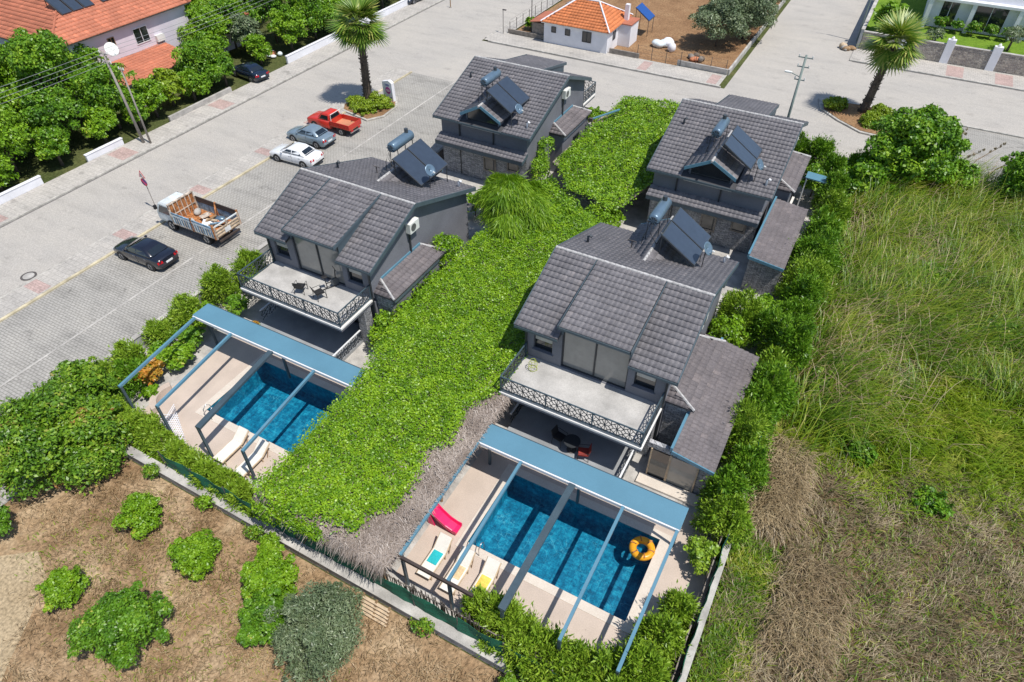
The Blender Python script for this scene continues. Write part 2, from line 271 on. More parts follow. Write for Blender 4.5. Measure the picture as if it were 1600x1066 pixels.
def tree(name,label,cat,x,y,h,r,mat,leaf=.26,n=None,lob=9,trunk=None,group=None,zc=None,squash=.8,spray=0,asp=.55,z0=0,tr=.14):
    t=thing(name,label,cat,(x,y,z0),0,group); zc=zc if zc is not None else h-r*squash*.9; lobes=[(0,0,zc,r*.66,r*.66,r*squash*.8)]
    for i in range(int(lob*1.7)):
        a=i*2.399+random.random(); e=random.uniform(-.45,1.1); rr=r*random.uniform(.45,.86); q=r*random.uniform(.18,.42)
        lobes.append((math.cos(a)*rr*math.cos(e),math.sin(a)*rr*math.cos(e),max(q*.5,zc+math.sin(e)*r*squash*.85),q,q,q*random.uniform(.7,1.1)))
    for i in range(int(lob*.6)):
        a=random.random()*6.28; e=random.uniform(0,1.2); rr=r*random.uniform(.92,1.12); q=r*random.uniform(.09,.17)
        lobes.append((math.cos(a)*rr*math.cos(e),math.sin(a)*rr*math.cos(e),max(q,zc+math.sin(e)*r*squash),q,q,q))
    n=n or int(170*r*r/(leaf*2.2)**1.4)
    foliage(lobes,n,leaf,mat,t,'crown',spray=spray,asp=asp)
    b=MB(); top=Vector((random.uniform(-.1,.1),random.uniform(-.1,.1),max(.3,zc-.1)))
    b.tube([(0,0,-.1),top*.5,top],[tr,tr*.8,tr*.55],7)
    for L in lobes[1:6]: b.tube([top*.7,(top*.4+Vector(L[:3])*.6),L[:3]],[tr*.5,tr*.3,tr*.12],5)
    b.build('trunk','bark',t,smooth=True); return t
def conifer(name,label,x,y,h,r,mat='conifer',n=None,group=None,z0=0):
    t=thing(name,label,'shrub',(x,y,z0),0,group); lobes=[(0,0,h*.45,r*.8,r*.8,h*.45)]
    for i in range(16):
        a=i*2.4+random.random(); z=h*random.uniform(.15,.92); k=r*(1.05-.62*z/h); q=random.uniform(.55,.95); lobes.append((math.cos(a)*k*q,math.sin(a)*k*q,z,k*.42,k*.42,h*.15))
    foliage(lobes,int((n or int(900*r*h))*2.6),.21,mat,t,'crown',spray=.25,low=-.6,asp=.28,hollow=.55,reach=.45)
    MB().tube([(0,0,-.1),(0,0,h*.8)],[.09,.03],6).build('trunk','bark',t); return t
def blades(n,sample,lmin,lmax,wid,lean,mat,name,z0=0,parent=None,kind='stuff',dirbias=None,curve=.5,clump=0,spread=.5):
    P=sample(n); n=len(P)
    if clump: C=sample(clump); ci=rng.integers(0,len(C),n); P=C[ci]+rng.normal(size=(n,2))*spread; ca=rng.normal(size=len(C))*.8; cs=.7+.6*rng.random(len(C)); P[:,0]=np.maximum(P[:,0],1.45) if P[:,0].mean()>0 else P[:,0]
    Lh=(lmin+(lmax-lmin)*rng.random(n)); a=rng.random(n)*6.283
    if dirbias is not None: a=dirbias+rng.normal(size=n)*(.45 if clump else .9)+(ca[ci] if clump else 0)
    if clump: Lh=Lh*cs[ci]
    d=np.stack([np.cos(a),np.sin(a),np.zeros(n)],1); ln=lean*(.4+1.1*rng.random(n)); sd=np.stack([-d[:,1],d[:,0],np.zeros(n)],1)*(wid*(.6+.8*rng.random(n)))[:,None]
    base=np.column_stack([P,np.full(n,z0)]) if P.shape[1]==2 else P
    rows=[]
    for t,k in((0,1),(.45,.9),(.8,.6),(1,.12)):
        th=ln*(t**(1+curve)); pos=base+d*(Lh*t*np.sin(np.minimum(th,1.45)))[:,None]+np.array([0,0,1.])*(Lh*t*np.cos(np.minimum(th,1.45)))[:,None]
        rows+= [pos-sd*k,pos+sd*k]
    V=np.stack(rows,1).reshape(-1,3); b=np.arange(n)[:,None]*8; F=np.concatenate([b+np.array([[0,1,3,2]])+2*i for i in range(3)])
    r=np.clip(.5*cells(np.column_stack([P[:,:2],np.zeros(n)]),1.3)+.6*rng.random(n)-.05,0,1); return fast(name,V,F,mat,parent,np.repeat(r,8),kind)
def sheet(name,mat,rects,z,holes=()):
    b=MB()
    for x0,x1,y0,y1 in rects:
        xs=sorted({x0,x1,*[h[i] for h in holes for i in(0,1) if x0<h[i]<x1]}); ys=sorted({y0,y1,*[h[i] for h in holes for i in(2,3) if y0<h[i]<y1]})
        for i in range(len(xs)-1):
            for j in range(len(ys)-1):
                cx,cy=(xs[i]+xs[i+1])/2,(ys[j]+ys[j+1])/2
                if any(h[0]<cx<h[1] and h[2]<cy<h[3] for h in holes): continue
                b.poly((xs[i],ys[j],z),(xs[i+1],ys[j],z),(xs[i+1],ys[j+1],z),(xs[i],ys[j+1],z))
    return struct(b.build(name,mat))
def tiles(parent,O,U,V,nu,nv,mat,name='tile_field',cw=.3,ch=.4,mask=None):
    """interlocking roll tiles on the plane O+u*U+v*V (U along eave, V up the slope)"""
    U=Vector(U).normalized(); V=Vector(V).normalized(); N=U.cross(V)
    if N.z<0: N=-N
    pr=[(0,0),(.25,.0),(.42,.018),(.62,.027),(.82,.018),(1,0)]; vs=[];fs=[];rn=[]
    for j in range(nv):
        for i in range(nu):
            if mask and not mask((i+.5)*cw,(j+.5)*ch): continue
            b=len(vs); jit=random.uniform(-.004,.006)
            for (vv,lift) in((-.04,.058),(1.0,.006)):
                for (uu,hh) in pr: vs.append(tuple(Vector(O)+U*((i+uu*.985)*cw)+V*((j+vv)*ch)+N*(hh+lift+jit)))
            for (uu,hh) in pr: vs.append(tuple(Vector(O)+U*((i+uu*.985)*cw)+V*((j-.03)*ch)+N*(hh*.6)))
            for k in range(5): fs.append((b+k,b+k+1,b+7+k,b+6+k)); fs.append((b+12+k,b+13+k,b+k+1,b+k))
            rn+= [random.random()]*18
    return fast(name,vs,fs,mat,parent,rn,'stuff')
def lattice(b,p0,p1,z0,z1,cell=.62,t=.035):
    """laser-cut star pattern between two posts"""
    p0=Vector((*p0,0)); p1=Vector((*p1,0)); L=(p1-p0).length; d=(p1-p0)/L; n=max(1,round(L/cell)); c=L/n; H=z1-z0
    P=lambda u,v:p0+d*u+Vector((0,0,z0+v*H))
    for i in range(n):
        u=i*c; m=u+c/2
        for a,e in (((u,0),(m,.3)),((u+c,0),(m,.3)),((u,1),(m,.7)),((u+c,1),(m,.7)),((u,.5),(u+c*.3,.5)),((u+c*.7,.5),(u+c,.5)),((u+c*.3,.5),(m,.7)),((u+c*.7,.5),(m,.7)),((u+c*.3,.5),(m,.3)),((u+c*.7,.5),(m,.3)),((m,.7),(m,1)),((m,0),(m,.3)),((u,.5),(u+c*.25,.16)),((u,.5),(u+c*.25,.84)),((u+c,.5),(u+c*.75,.16)),((u+c,.5),(u+c*.75,.84)),((u,0),(u,1))):
            b.bar(P(*a),P(*e),t,t*.6)
    return b

# ------------------------------------------------------------------ the setting
POOLS=[(-25.6,-18.9,12.75,17.0),(-9.2,-1.6,12.75,17.0)]
sheet('ground','garden_ground',[(-260,260,-120,320)],-.05,POOLS)
sheet('dry_field','dry_field',[(-32.7,1.25,-60,8.55)],-.03)
b=MB(); pts=[(-30,-1.5),(-27.2,2.2),(-25.9,3.2),(-24.4,2.6),(-23.2,.9),(-22.4,-.4),(-21.6,-1.5),(-20,-4),(-34,-6)]; b.add([(x,y,-.02) for x,y in pts],[tuple(range(len(pts)))]); struct(b.build('sandy_path','sand_path'))
sheet('wild_field','wild_ground',[(1.5,80,25,60)],-.03); sheet('brown_field','brown_ground',[(1.5,80,-60,25)],-.035)
sheet('soil_garden','soil',[(-38.6,-13.4,70.9,120)],-.02)
sheet('road','road',[(-52.2,-44.3,-80,200),(-44.3,-40.5,56,200),(-40.5,90,56,67.4),(-12.6,90,67.4,80.9),(-12.6,-2.8,80.9,200)],0)
PV=sheet('paving','paving',[(-42.15,-37.06,-80,56),(-36.94,-29.5,-80,10.6),(-36.94,-32.75,10.6,34),(-36.94,-29.2,34,56),(5.0,90,60.5,69.4)],.004)
SW=sheet('sidewalk','sidewalk',[(-44.2,-42.35,-80,56),(-54.9,-52.35,-80,200),(-40.3,-13.2,67.6,70.6),(-40.3,-38.7,70.6,200),(-2.8,90,81.1,84.8)],.09)
def kerb(name,mat,x0,x1,y0,y1,z=.11,parent=None):
    o=MB().box(x0,x1,y0,y1,-.05,z).build(name,mat,bev=.015); return struct(o)
kerb('kerb','kerb',-52.35,-52.2,-80,200,.12); kerb('kerb','kerb',-44.35,-44.2,-80,56,.10); kerb('kerb','kerb_yellow',-42.35,-42.15,-80,56,.11); kerb('kerb','concrete',-37.06,-36.94,-80,56,.02)
kerb('kerb','kerb',-39.7,-13.0,67.4,67.6,.12); kerb('kerb','kerb',-40.5,-40.3,68.2,200,.12); kerb('kerb','kerb',-2.8,90,80.9,81.1,.12); kerb('kerb','kerb',5,90,69.4,69.6,.12)
for r in((-52.2,-52.05,-80,200),(-44.48,-44.35,-80,56),(-39.7,-13,67.26,67.4),(-2.5,90,80.76,80.9),(5,90,69.6,69.74)): sheet('gutter','gutter',[r],.006)
for y in(14.6,21.3,28.3,35.3,41.5):
    o=MB().poly((-44.1,y,.096),(-42.5,y,.096),(-42.5,y+.9,.096),(-44.1,y+.9,.096)).build('red_paver_patch','redpaver',SW)
for y in(17.5,29,40): MB().poly((-54.6,y,.096),(-52.6,y,.096),(-52.6,y+1.6,.096),(-54.6,y+1.6,.096)).build('red_paver_patch','redpaver',SW)
for x in(-22,-14.6): MB().poly((x,67.8,.096),(x+1,67.8,.096),(x+1,70.2,.096),(x,70.2,.096)).build('red_paver_patch','redpaver',SW)
for x in(6.5,11): MB().poly((x,81.3,.096),(x+1.6,81.3,.096),(x+1.6,84.4,.096),(x,84.4,.096)).build('red_paver_patch','redpaver',SW)
# compound floors
YD=sheet('courtyard','concrete',[(-32.6,1.0,9.3,55.5)],-.015,POOLS)
DECK=[]
for x0,x1,y0,y1 in((-28.6,-18.4,10.6,18.4),(-11.2,1.0,10.0,19.0)): DECK.append(sheet('pool_deck','deck',[(x0,x1,y0,y1)],.0,POOLS))
o=MB().box(-2.44,60,85.16,140,-.05,1.5).build('lawn','lawn'); struct(o)
def pool(i,label):
    x0,x1,y0,y1=POOLS[i]; p=thing('swimming_pool',label,'pool',(x0,y0,0)); W,D=x1-x0,y1-y0; b=MB(); h=-1.35
    b.poly((0,0,h),(W,0,h),(W,D,h),(0,D,h))
    for a,c in(((0,0),(W,0)),((W,0),(W,D)),((W,D),(0,D)),((0,D),(0,0))): b.poly((*a,h),(*c,h),(*c,.0),(*a,.0))
    b.build('basin','pool_tile',p); MB().poly((0,0,-.13),(W,0,-.13),(W,D,-.13),(0,D,-.13)).build('water','water',p)
    b=MB(); c=.42
    for r in((-c,W+c,-c,0),(-c,W+c,D,D+c),(-c,0,0,D),(W,W+c,0,D)): b.box(r[0],r[1],r[2],r[3],-.04,.025)
    b.build('coping','coping',p,bev=.01)
    b=MB()
    for k in(.35,.8): b.tube([(k,-.35,.03),(k,-.33,.55),(k,-.1,.72),(k,.1,.5),(k,.12,-.7)],.022,6)
    for z in(-.25,-.5): b.bar((.35,.12,z),(.8,.12,z),.06,.02)
    b.build('ladder','chrome',p,smooth=True); return p
pool(0,'blue tiled swimming pool beside the left villa, partly under the ivy canopy'); pool(1,'blue tiled swimming pool with orange ring float in front of the right villa')

# ------------------------------------------------------------------ villas
ZF=lambda y:7+ .3865*y if y<0 else 7-.354*y
def villa(name,label,x0,y0,s,bay,annex=None,ivy=False):
    t=thing(name,label,'villa',(x0,y0,0)); Y=lambda y:s*y
    def B(nm,mat,xa,xb,ya,yb,za,zb,bev=0,par=None):
        a,c=sorted((Y(ya),Y(yb))); return MB().box(xa,xb,a,c,za,zb).build(nm,mat,par or t,bev=bev)
    HW=3.75; RW=4.17
    # body: gabled block behind the front wall
    prof=[(-3.95,0),(-3.95,ZF(-3.95)-.16),(0,6.84),(6.05,ZF(6.05)-.16),(6.05,0)]
    MB().slab([(-HW,Y(y),z) for y,z in prof],(2*HW,0,0)).build('wall','wall_grey',t)
    # front wall with real openings
    def holes_wall(nm,mat,xa,xb,za,zb,ya,yb,H):
        b=MB(); xs=sorted({xa,xb,*[h[i] for h in H for i in(0,1)]}); zs=sorted({za,zb,*[h[i] for h in H for i in(2,3) if h[i]<zb]}); a,c=sorted((Y(ya),Y(yb)))
        for i in range(len(xs)-1):
            for j in range(len(zs)-1):
                cx,cz=(xs[i]+xs[i+1])/2,(zs[j]+zs[j+1])/2
                if not any(h[0]<cx<h[1] and h[2]<cz<h[3] for h in H): b.box(xs[i],xs[i+1],a,c,zs[j],zs[j+1])
        return b.build(nm,mat,t)
    H=[(-3.3,-2.25,3.66,4.66),(2.1,3.15,3.66,4.66),(-1.75,1.75,3.06,5.5)]
    holes_wall('front_wall','wall_grey',-HW,HW,3.0,5.23,-4.17,-3.952,H)
    G=[(-2.9,.9,.2,2.5),(1.5,3.2,.2,2.5)]
    holes_wall('ground_floor_wall','wall_grey',-HW,HW,0,2.7,-4.17,-3.952,G)
    def window(xa,xb,za,zb,y,glass,mull=(),sill='wall_grey',fr=.05):
        w_=B('window',glass,xa,xb,y,y+.03,za,zb)
        b=MB(); a,c=sorted((Y(y-.05),Y(y+.05)))
        for r in((xa,xa+fr,za,zb),(xb-fr,xb,za,zb),(xa+fr,xb-fr,za,za+fr),(xa+fr,xb-fr,zb-fr,zb)): b.box(r[0],r[1],a,c,r[2],r[3])
        for m in mull: b.box(m-fr/2,m+fr/2,a-.012,c+.012,za+fr,zb-fr)
        b.build('frame','frame_dark',w_); 
        if sill: B('sill',sill,xa-.06,xb+.06,-4.26,-4.02,za-.06,za+.012,par=w_)
        return w_
    for h in H[:2]:
        window(*h,-4.0,'glass_dark')
        B('blind','curtain',h[0]+.06,h[1]-.06,-4.06,-4.045,h[3]-.38,h[3]-.06)
    window(*H[2],-4.02,'glass_pale',(.0,),None,.07)
    for g_ in G: window(*g_,-4.0,'glass_dark',((g_[0]+g_[1])/2,),None,.06)
    # raised middle of the front slope
    zr=lambda y:7.03+.21*y
    for sx in(-1,1):
        xa=sx*1.82; MB().slab([(xa,Y(0),6.9),(xa,Y(-4.17),ZF(-4.17)-.12),(xa,Y(-4.17),zr(-4.17)-.1)],(-sx*.12,0,0)).build('cheek_wall','fascia',t)
    B('lintel','wall_grey',-1.75,1.75,-4.17,-3.96,5.5,6.06)
    # roof decks, tiles and boards
    def slope(xa,xb,ya,za,yb,zb,cw=.26,ch=.36,mat='tile_grey',th=.11,mask=None,eave=True):
        # ya eave, yb upper edge
        A=Vector((xa,Y(ya),za)); Bv=Vector((xb,Y(ya),za)); Cv=Vector((xb,Y(yb),zb)); Dv=Vector((xa,Y(yb),zb))
        MB().slab([A,Bv,Cv,Dv],(0,0,-th)).build('roof_deck','roof_under',t)
        L=(Dv-A).length; nu=max(1,round((xb-xa)/cw)); nv=max(1,round(L/ch))
        tiles(t,A+Vector((0,0,.004)),Bv-A,Dv-A,nu,nv,mat,cw=(xb-xa)/nu,ch=L/nv,mask=mask)
        if eave: MB().bar(A+Vector((0,-s*.035*(1 if ya<yb else -1),-.07)),Bv+Vector((0,-s*.035*(1 if ya<yb else -1),-.07)),.06,.14).build('gutter','fascia',t)
    slope(-RW,-1.82,-4.58,5.23,0,7); slope(1.82,RW,-4.58,5.23,0,7); slope(-1.8,1.8,-4.55,zr(-4.55),0,7.03)
    dm=lambda u,v:not(abs(u-RW)<1.72 and v<4.75*(1-abs(u-RW)/1.72*.45)-.45)
    slope(-RW,RW,6.49,4.70,0,7,mask=dm)
    for sx in(-1,1):
        x=sx*RW
        b=MB()
        for ya,za,yb,zb in((-4.6,5.22,0,7),(0,7,6.52,4.69)): b.slab([(x,Y(ya),za+.07),(x,Y(yb),zb+.07),(x,Y(yb),zb-.2),(x,Y(ya),za-.2)],(sx*.05,0,0))
        b.build('verge_board','fascia',t)
        MB().slab([(sx*1.84,Y(0),7.09),(sx*1.84,Y(-4.6),zr(-4.6)+.07),(sx*1.84,Y(-4.6),zr(-4.6)-.16),(sx*1.84,Y(0),6.93)],(sx*.035,0,0)).build('verge_board','fascia',t)
    b=MB(); k=-RW
    while k<RW-.05:
        b.tube([(k,0,7.04),(k+.29,0,7.04)],[.085,.065],8); k+=.3
    b.build('ridge_cap','ridge_mortar',t,smooth=False)
    # rear dormer
    dz0,pk,ew=4.56,6.32,1.72; yd=6.0
    MB().slab([(-1.5,Y(yd),dz0),(1.5,Y(yd),dz0),(1.5,Y(yd),5.5),(0,Y(yd),6.2),(-1.5,Y(yd),5.5)],(0,Y(-3.4),0)).build('dormer_wall','wall_grey',t)
    wd=MB().slab([(-1.36,Y(yd+.03),dz0+.1),(1.36,Y(yd+.03),dz0+.1),(1.36,Y(yd+.03),5.42),(0,Y(yd+.03),6.05),(-1.36,Y(yd+.03),5.42)],(0,Y(.02),0)).build('dormer_window','glass_dark',t)
    b=MB(); 
    for a,e in(((-1.36,dz0+.1),(1.36,dz0+.1)),((-1.36,dz0+.1),(-1.36,5.42)),((1.36,dz0+.1),(1.36,5.42)),((-1.36,5.42),(0,6.05)),((1.36,5.42),(0,6.05))): b.bar((a[0],Y(yd+.06),a[1]),(e[0],Y(yd+.06),e[1]),.07)
    b.build('frame','wall_grey',wd)
    B('sill','wall_trim',-1.62,1.62,yd-.05,yd+.42,dz0-.10,dz0-.02)
    for sx in(-1,1):
        e0=Vector((sx*ew,Y(6.45),5.40)); p0=Vector((0,Y(6.45),pk)); p1=Vector((0,Y(1.85),pk)); e1=Vector((sx*ew,Y(4.35),5.40))
        MB().slab([e0,p0,p1,e1],(0,0,-.09)).build('dormer_roof','roof_under',t)
        U=(e1-e0); V=(p0-e0); L=V.length
        nu,nv=15,5; cw=4.6/nu; ch=L/nv
        tiles(t,e0+Vector((0,0,.004)),U,V,nu,nv,'tile_grey',cw=cw,ch=ch,mask=lambda u,v,L=L:u<2.1+2.5*v/L+.1)
        MB().slab([e0+Vector((0,0,.06)),p0+Vector((0,0,.06)),p0-Vector((0,0,.17)),e0-Vector((0,0,.17))],(0,Y(.05),0)).build('verge_board','steel_blue',t)
    b=MB(); k=1.9
    while k<6.4: b.tube([(0,Y(k),pk+.02),(0,Y(k+.29),pk+.02)],[.09,.075],8); k+=.3
    b.build('ridge_cap','ridge_mortar',t)
    # rear band, downpipes, tiled canopy above the rear door
    for x in(-2.1,.9): B('downpipe','frame_dark',x-.045,x+.045,6.055,6.14,.1,4.6)
    zb_,zf_=3.34,2.98; 
    A=Vector((-HW-.1,Y(6.98),zf_)); Bv=Vector((HW+.1,Y(6.98),zf_)); D_=Vector((-HW-.1,Y(6.06),zb_)); C_=Vector((HW+.1,Y(6.06),zb_))
    MB().slab([A,Bv,C_,D_],(0,0,-.28)).build('canopy_deck','fascia',t)
    tiles(t,A+Vector((0,0,.004)),Bv-A,D_-A,26,3,'tile_grey',cw=7.7/26,ch=(D_-A).length/3)
    b=MB(); B('rear_stone_cladding','stone_clad',-HW+.02,HW-.02,6.052,6.10,0,3.0)
    for xa,xb,za,zb in((.1,1.0,1.1,2.1),(2.2,3.0,1.6,2.2)):
        wn=B('window','glass_dark',xa,xb,6.10,6.12,za,zb)
        b=MB(); a,c=sorted((Y(6.10),Y(6.19)))
        for r in((xa-.1,xa,za-.1,zb+.1),(xb,xb+.1,za-.1,zb+.1),(xa,xb,za-.1,za),(xa,xb,zb,zb+.1)): b.box(r[0],r[1],a,c,r[2],r[3])
        b.build('frame','wood_grey',wn)
    # balcony
    B('balcony_floor','balcony_floor',-3.62,3.62,-6.95,-4.172,2.86,3.03); B('balcony_edge','wall_trim',-3.72,3.72,-7.05,-4.172,2.80,2.93,.01); B('balcony_soffit','wall_grey',-3.66,3.66,-7.0,-4.172,2.62,2.80)
    rl=MB(); rails=MB(); segs=[((-3.64,-4.2),(-3.64,-6.98)),((-3.64,-6.98),(3.64,-6.98)),((3.64,-6.98),(3.64,-4.2))]
    for p,q in segs: lattice(rl,(p[0],Y(p[1])),(q[0],Y(q[1])),3.10,3.93)
    for p,q in segs:
        rails.bar((p[0],Y(p[1]),3.97),(q[0],Y(q[1]),3.97),.06,.05); rails.bar((p[0],Y(p[1]),3.09),(q[0],Y(q[1]),3.09),.05,.04)
    for p in((-3.64,-6.98),(3.64,-6.98),(-1.2,-6.98),(1.2,-6.98),(-3.64,-4.3),(3.64,-4.3)): rails.bar((p[0],Y(p[1]),3.0),(p[0],Y(p[1]),3.98),.06)
    rl.build('balcony_lattice','rail_metal',t); rails.build('handrail','steel_dark',t)
    for x in(-HW+.05,HW-.05): B('downpipe','frame_dark',x-.05,x+.05,-4.27,-4.18,0,5.2)
    # ground floor terrace under the balcony
    B('terrace_floor','terrace_floor',-3.3,3.1,-7.6,-4.172,0,.2); B('terrace_edge','coping',-3.38,3.18,-7.72,-7.6,0,.215)
    for x in(-3.4,3.35): B('stone_pillar','stone_clad',x-.28,x+.28,-5.05,-4.45,0,2.62)
    for p,q in(((3.1,-5.1),(3.1,-7.6)),((-3.3,-5.1),(-3.3,-6.6))):
        lattice(MB(),(p[0],Y(p[1])),(q[0],Y(q[1])),.25,.95,.6).build('terrace_lattice','rail_metal',t); MB().bar((p[0],Y(p[1]),1.0),(q[0],Y(q[1]),1.0),.09,.05).build('terrace_rail','white_metal' if s>0 else 'steel_dark',t)
    # side bay with hipped tile roof
    b0,b1=bay; bw=1.12
    B('bay_wall','wall_grey',HW,HW+bw,b0+.15,b1-.15,0,3.3)
    B('bay_band','stone_clad',HW+.05,HW+bw+.03,b0+.12,b0+.15,0,3.2) ; B('bay_band','wall_trim',HW+bw,HW+bw+.03,b0+.4,b1-.4,2.72,3.02)
    wn=B('bay_window','glass_dark',HW+bw,HW+bw+.02,(b0+b1)/2-.75,(b0+b1)/2+.35,1.0,2.3)
    b=MB(); ya,yb=sorted((Y((b0+b1)/2-.75),Y((b0+b1)/2+.35))); 
    for r in((ya,ya+.07,1,2.3),(yb-.07,yb,1,2.3),(ya+.07,yb-.07,1,1.07),(ya+.07,yb-.07,2.23,2.3),((ya+yb)/2-.03,(ya+yb)/2+.03,1.07,2.23)): b.box(HW+bw+.022,HW+bw+.06,r[0],r[1],r[2],r[3])
    b.build('frame','frame_dark',wn); MB().box(HW+bw,HW+bw+.22,ya-.2,yb+.2,.9,.98).build('sill','wall_trim',wn)
    zo,zi=3.34,3.80; xo=HW+bw+.3; hip=.75
    P=[Vector((xo,Y(b0),zo)),Vector((xo,Y(b1),zo)),Vector((HW,Y(b1-hip),zi)),Vector((HW,Y(b0+hip),zi)),Vector((HW,Y(b0),zo)),Vector((HW,Y(b1),zo))]
    bb=MB(); bb.slab([P[0],P[1],P[2],P[3]],(0,0,-.1)); bb.slab([P[4],P[0],P[3]],(0,0,-.1)); bb.slab([P[1],P[5],P[2]],(0,0,-.1)); bb.build('bay_roof','roof_under',t)
    L=abs(b1-b0); sl=(Vector((HW,0,zi))-Vector((xo,0,zo))).length; nu=round(L/.28)
    tiles(t,P[0]+Vector((0,0,.004)),P[1]-P[0],Vector((HW-xo,0,zi-zo)),nu,4,'tile_brown',cw=L/nu,ch=sl/4,mask=lambda u,v:u>hip*v/sl-.05 and u<L-hip*v/sl+.05)
    W_=xo-HW; sl2=math.hypot(hip,zi-zo)
    for yc,dy in((b0,hip),(b1,-hip)):
        tiles(t,Vector((HW,Y(yc),zo+.004)),(1,0,0),(0,Y(dy),zi-zo),5,3,'tile_brown',cw=W_/5,ch=sl2/3,mask=lambda u,v:u<W_*(1-v/sl2)+.08)
    for k in((0,3),(1,2)): MB().tube([P[k[0]]+Vector((0,0,.05)),P[k[1]]+Vector((0,0,.05))],.07,6).build('hip_cap','ridge_mortar',t)
    MB().bar((HW+.02,Y(b0+hip),zi+.06),(HW+.02,Y(b1-hip),zi+.06),.10,.16).build('flashing','steel_blue',t)
    # air conditioner, vents
    ay=Y(-.15); a=MB().box(HW+.02,HW+.36,ay-.45,ay+.45,5.28,5.95).build('air_conditioner','ac_white',t,bev=.02)
    b=MB(); b.tube([(HW+.362,ay-.12,5.62),(HW+.375,ay-.12,5.62)],.24,16); b.build('fan_grill','ac_grill',a); MB().box(HW+.06,HW+.12,ay-.3,ay-.2,3.9,5.28).build('drain_pipe','frame_dark',a)
    for vx,vy in((-3.3,2.2),(3.5,5.6)):
        z=ZF(vy); MB().tube([(vx,Y(vy),z-.1),(vx,Y(vy),z+.42),(vx+.1,Y(vy),z+.52),(vx+.22,Y(vy),z+.44)],[.07,.07,.075,.075],8).build('vent_pipe','tank_end' if vx<0 else 'white_metal',t,smooth=True)
    b=MB(); b.bar((-1.2,Y(3.4),6.15-.4),(-1.2,Y(3.4),6.35),.05); b.bar((-1.45,Y(3.4),6.32),(-.95,Y(3.4),6.32),.04); b.build('roof_bracket','iron',t)
    return t
VA=villa('villa','grey tiled villa with two black chairs on its balcony, nearest the parked truck',-24.57,26.06,1,(-4.1,1.3))
VB=villa('villa','grey tiled villa at the far left, nearest the small white house',-24.55,46.72,-1,(-2.7,2.3))
VC=villa('villa','grey tiled villa at the far right, nearest the utility pole at the junction',-7.26,46.86,-1,(-3.2,2.5))
VD=villa('villa','grey tiled villa nearest the camera, its empty balcony above the right pool',-7.39,26.16,1,(-4.1,1.3))
# lean-to annexes on the right-hand villas
def annex(v,xa,xb,ya,yb,zi,zo,front,door):
    loc=v.location; q=lambda x,y,z:(x-loc.x,y-loc.y,z)
    def B(nm,mat,x0,x1,y0,y1,z0,z1,par=None): return MB().box(x0-loc.x,x1-loc.x,y0-loc.y,y1-loc.y,z0,z1).build(nm,mat,par or v)
    B('annex_wall',front,xa+.05,xb-.15,ya+.35,yb-.1,0,zo-.15)
    MB().slab([q(xa,ya,zi),q(xb,ya,zo),q(xb,yb,zo),q(xa,yb,zi)],(0,0,-.14)).build('annex_roof','fascia',v)
    L=yb-ya; sl=math.hypot(xb-xa,zi-zo)
    tiles(v,Vector(q(xb,ya,zo+.004)),(0,1,0),(xa-xb,0,zi-zo),round(L/.26),7,'tile_brown',cw=L/round(L/.26),ch=sl/7)
    MB().bar(q(xa-.03,ya,zi+.03),q(xa-.03,yb,zi+.03),.12,.3).build('flashing','steel_blue',v)
    MB().bar(q(xa,ya-.03,zi-.06),q(xb,ya-.03,zo-.06),.06,.2).build('verge_board','steel_blue',v)
    if door:
        f=ya+.35
        d=B('door','glass_dark',-3.35,-2.5,f-.04,f,.08,2.05); B('frame','wood_pale',-3.42,-3.35,f-.07,f+.02,.05,2.12,d); B('frame','wood_pale',-2.5,-2.40,f-.07,f+.02,.05,2.12,d)
        g_=B('glass_panel','glass_pale',-2.40,-1.15,f-.04,f,.08,2.05); B('frame','wood_pale',-1.15,-1.08,f-.06,f+.02,.05,2.12,g_)
        B('annex_lintel','stone_clad',-3.6,xa+.02,f-.02,f+.2,2.13,2.45); B('door_step','coping',-3.7,-.6,f-.7,f-.08,0,.12)
annex(VD,-2.45,-.42,19.75,28.1,2.85,2.5,'stone_clad',True)
annex(VC,-3.1,-.9,36.4,44.0,2.8,2.55,'stone_clad',False)

# ------------------------------------------------------------------ pergolas over the pools
def pergola(label,xs,x1,y0,y1,yc,z,front,posts,cross=None,wide=2):
    t=thing('pergola',label,'pergola',(xs[0],y0,0)); X=lambda x:x-xs[0]; Yy=lambda y:y-y0
    MB().box(X(xs[0])-.25,X(x1),Yy(y1),Yy(yc),z-.06,z+.06).build('cover_panel','steel_blue',t,bev=.012)
    MB().box(X(xs[0])-.2,X(x1)-.02,Yy(y1)-.07,Yy(y1),z-.14,z+.03).build('cover_rail','white_metal',t); MB().box(X(xs[0])-.2,X(x1)-.02,Yy(yc),Yy(yc)+.06,z-.16,z+.04).build('cover_rail','steel_dark',t)
    for i,(x,dx) in enumerate(zip(xs,front)):
        wd=.30 if i==wide else .13
        b=MB(); b.bar((X(x),Yy(y1)-.07,z),(X(x+dx),0,z-.06),wd,.14); b.build('rafter','steel_blue' if i!=wide else 'steel_dark',t)
    for (x,y) in posts: MB().box(X(x)-.06,X(x)+.06,Yy(y)-.06,Yy(y)+.06,0,z-.08).build('post','steel_dark',t)
    if cross: MB().bar((X(cross[0]),-.02,z-.15),(X(cross[1]),-.02,z-.15),.12,.16).build('cross_beam','beam_brown',t)
    return t
pergola('steel blue pergola over the left pool, reaching across the planted bed',[-28.94,-26.17,-23.28,-20.32],-17.9,10.55,16.16,17.3,2.6,[.68,.64,.56,.47],[(-28.9,16.7),(-23.3,16.7),(-18.2,16.7),(-25.6,10.6),(-28.2,10.6),(-22.8,10.6),(-19.9,10.6)])
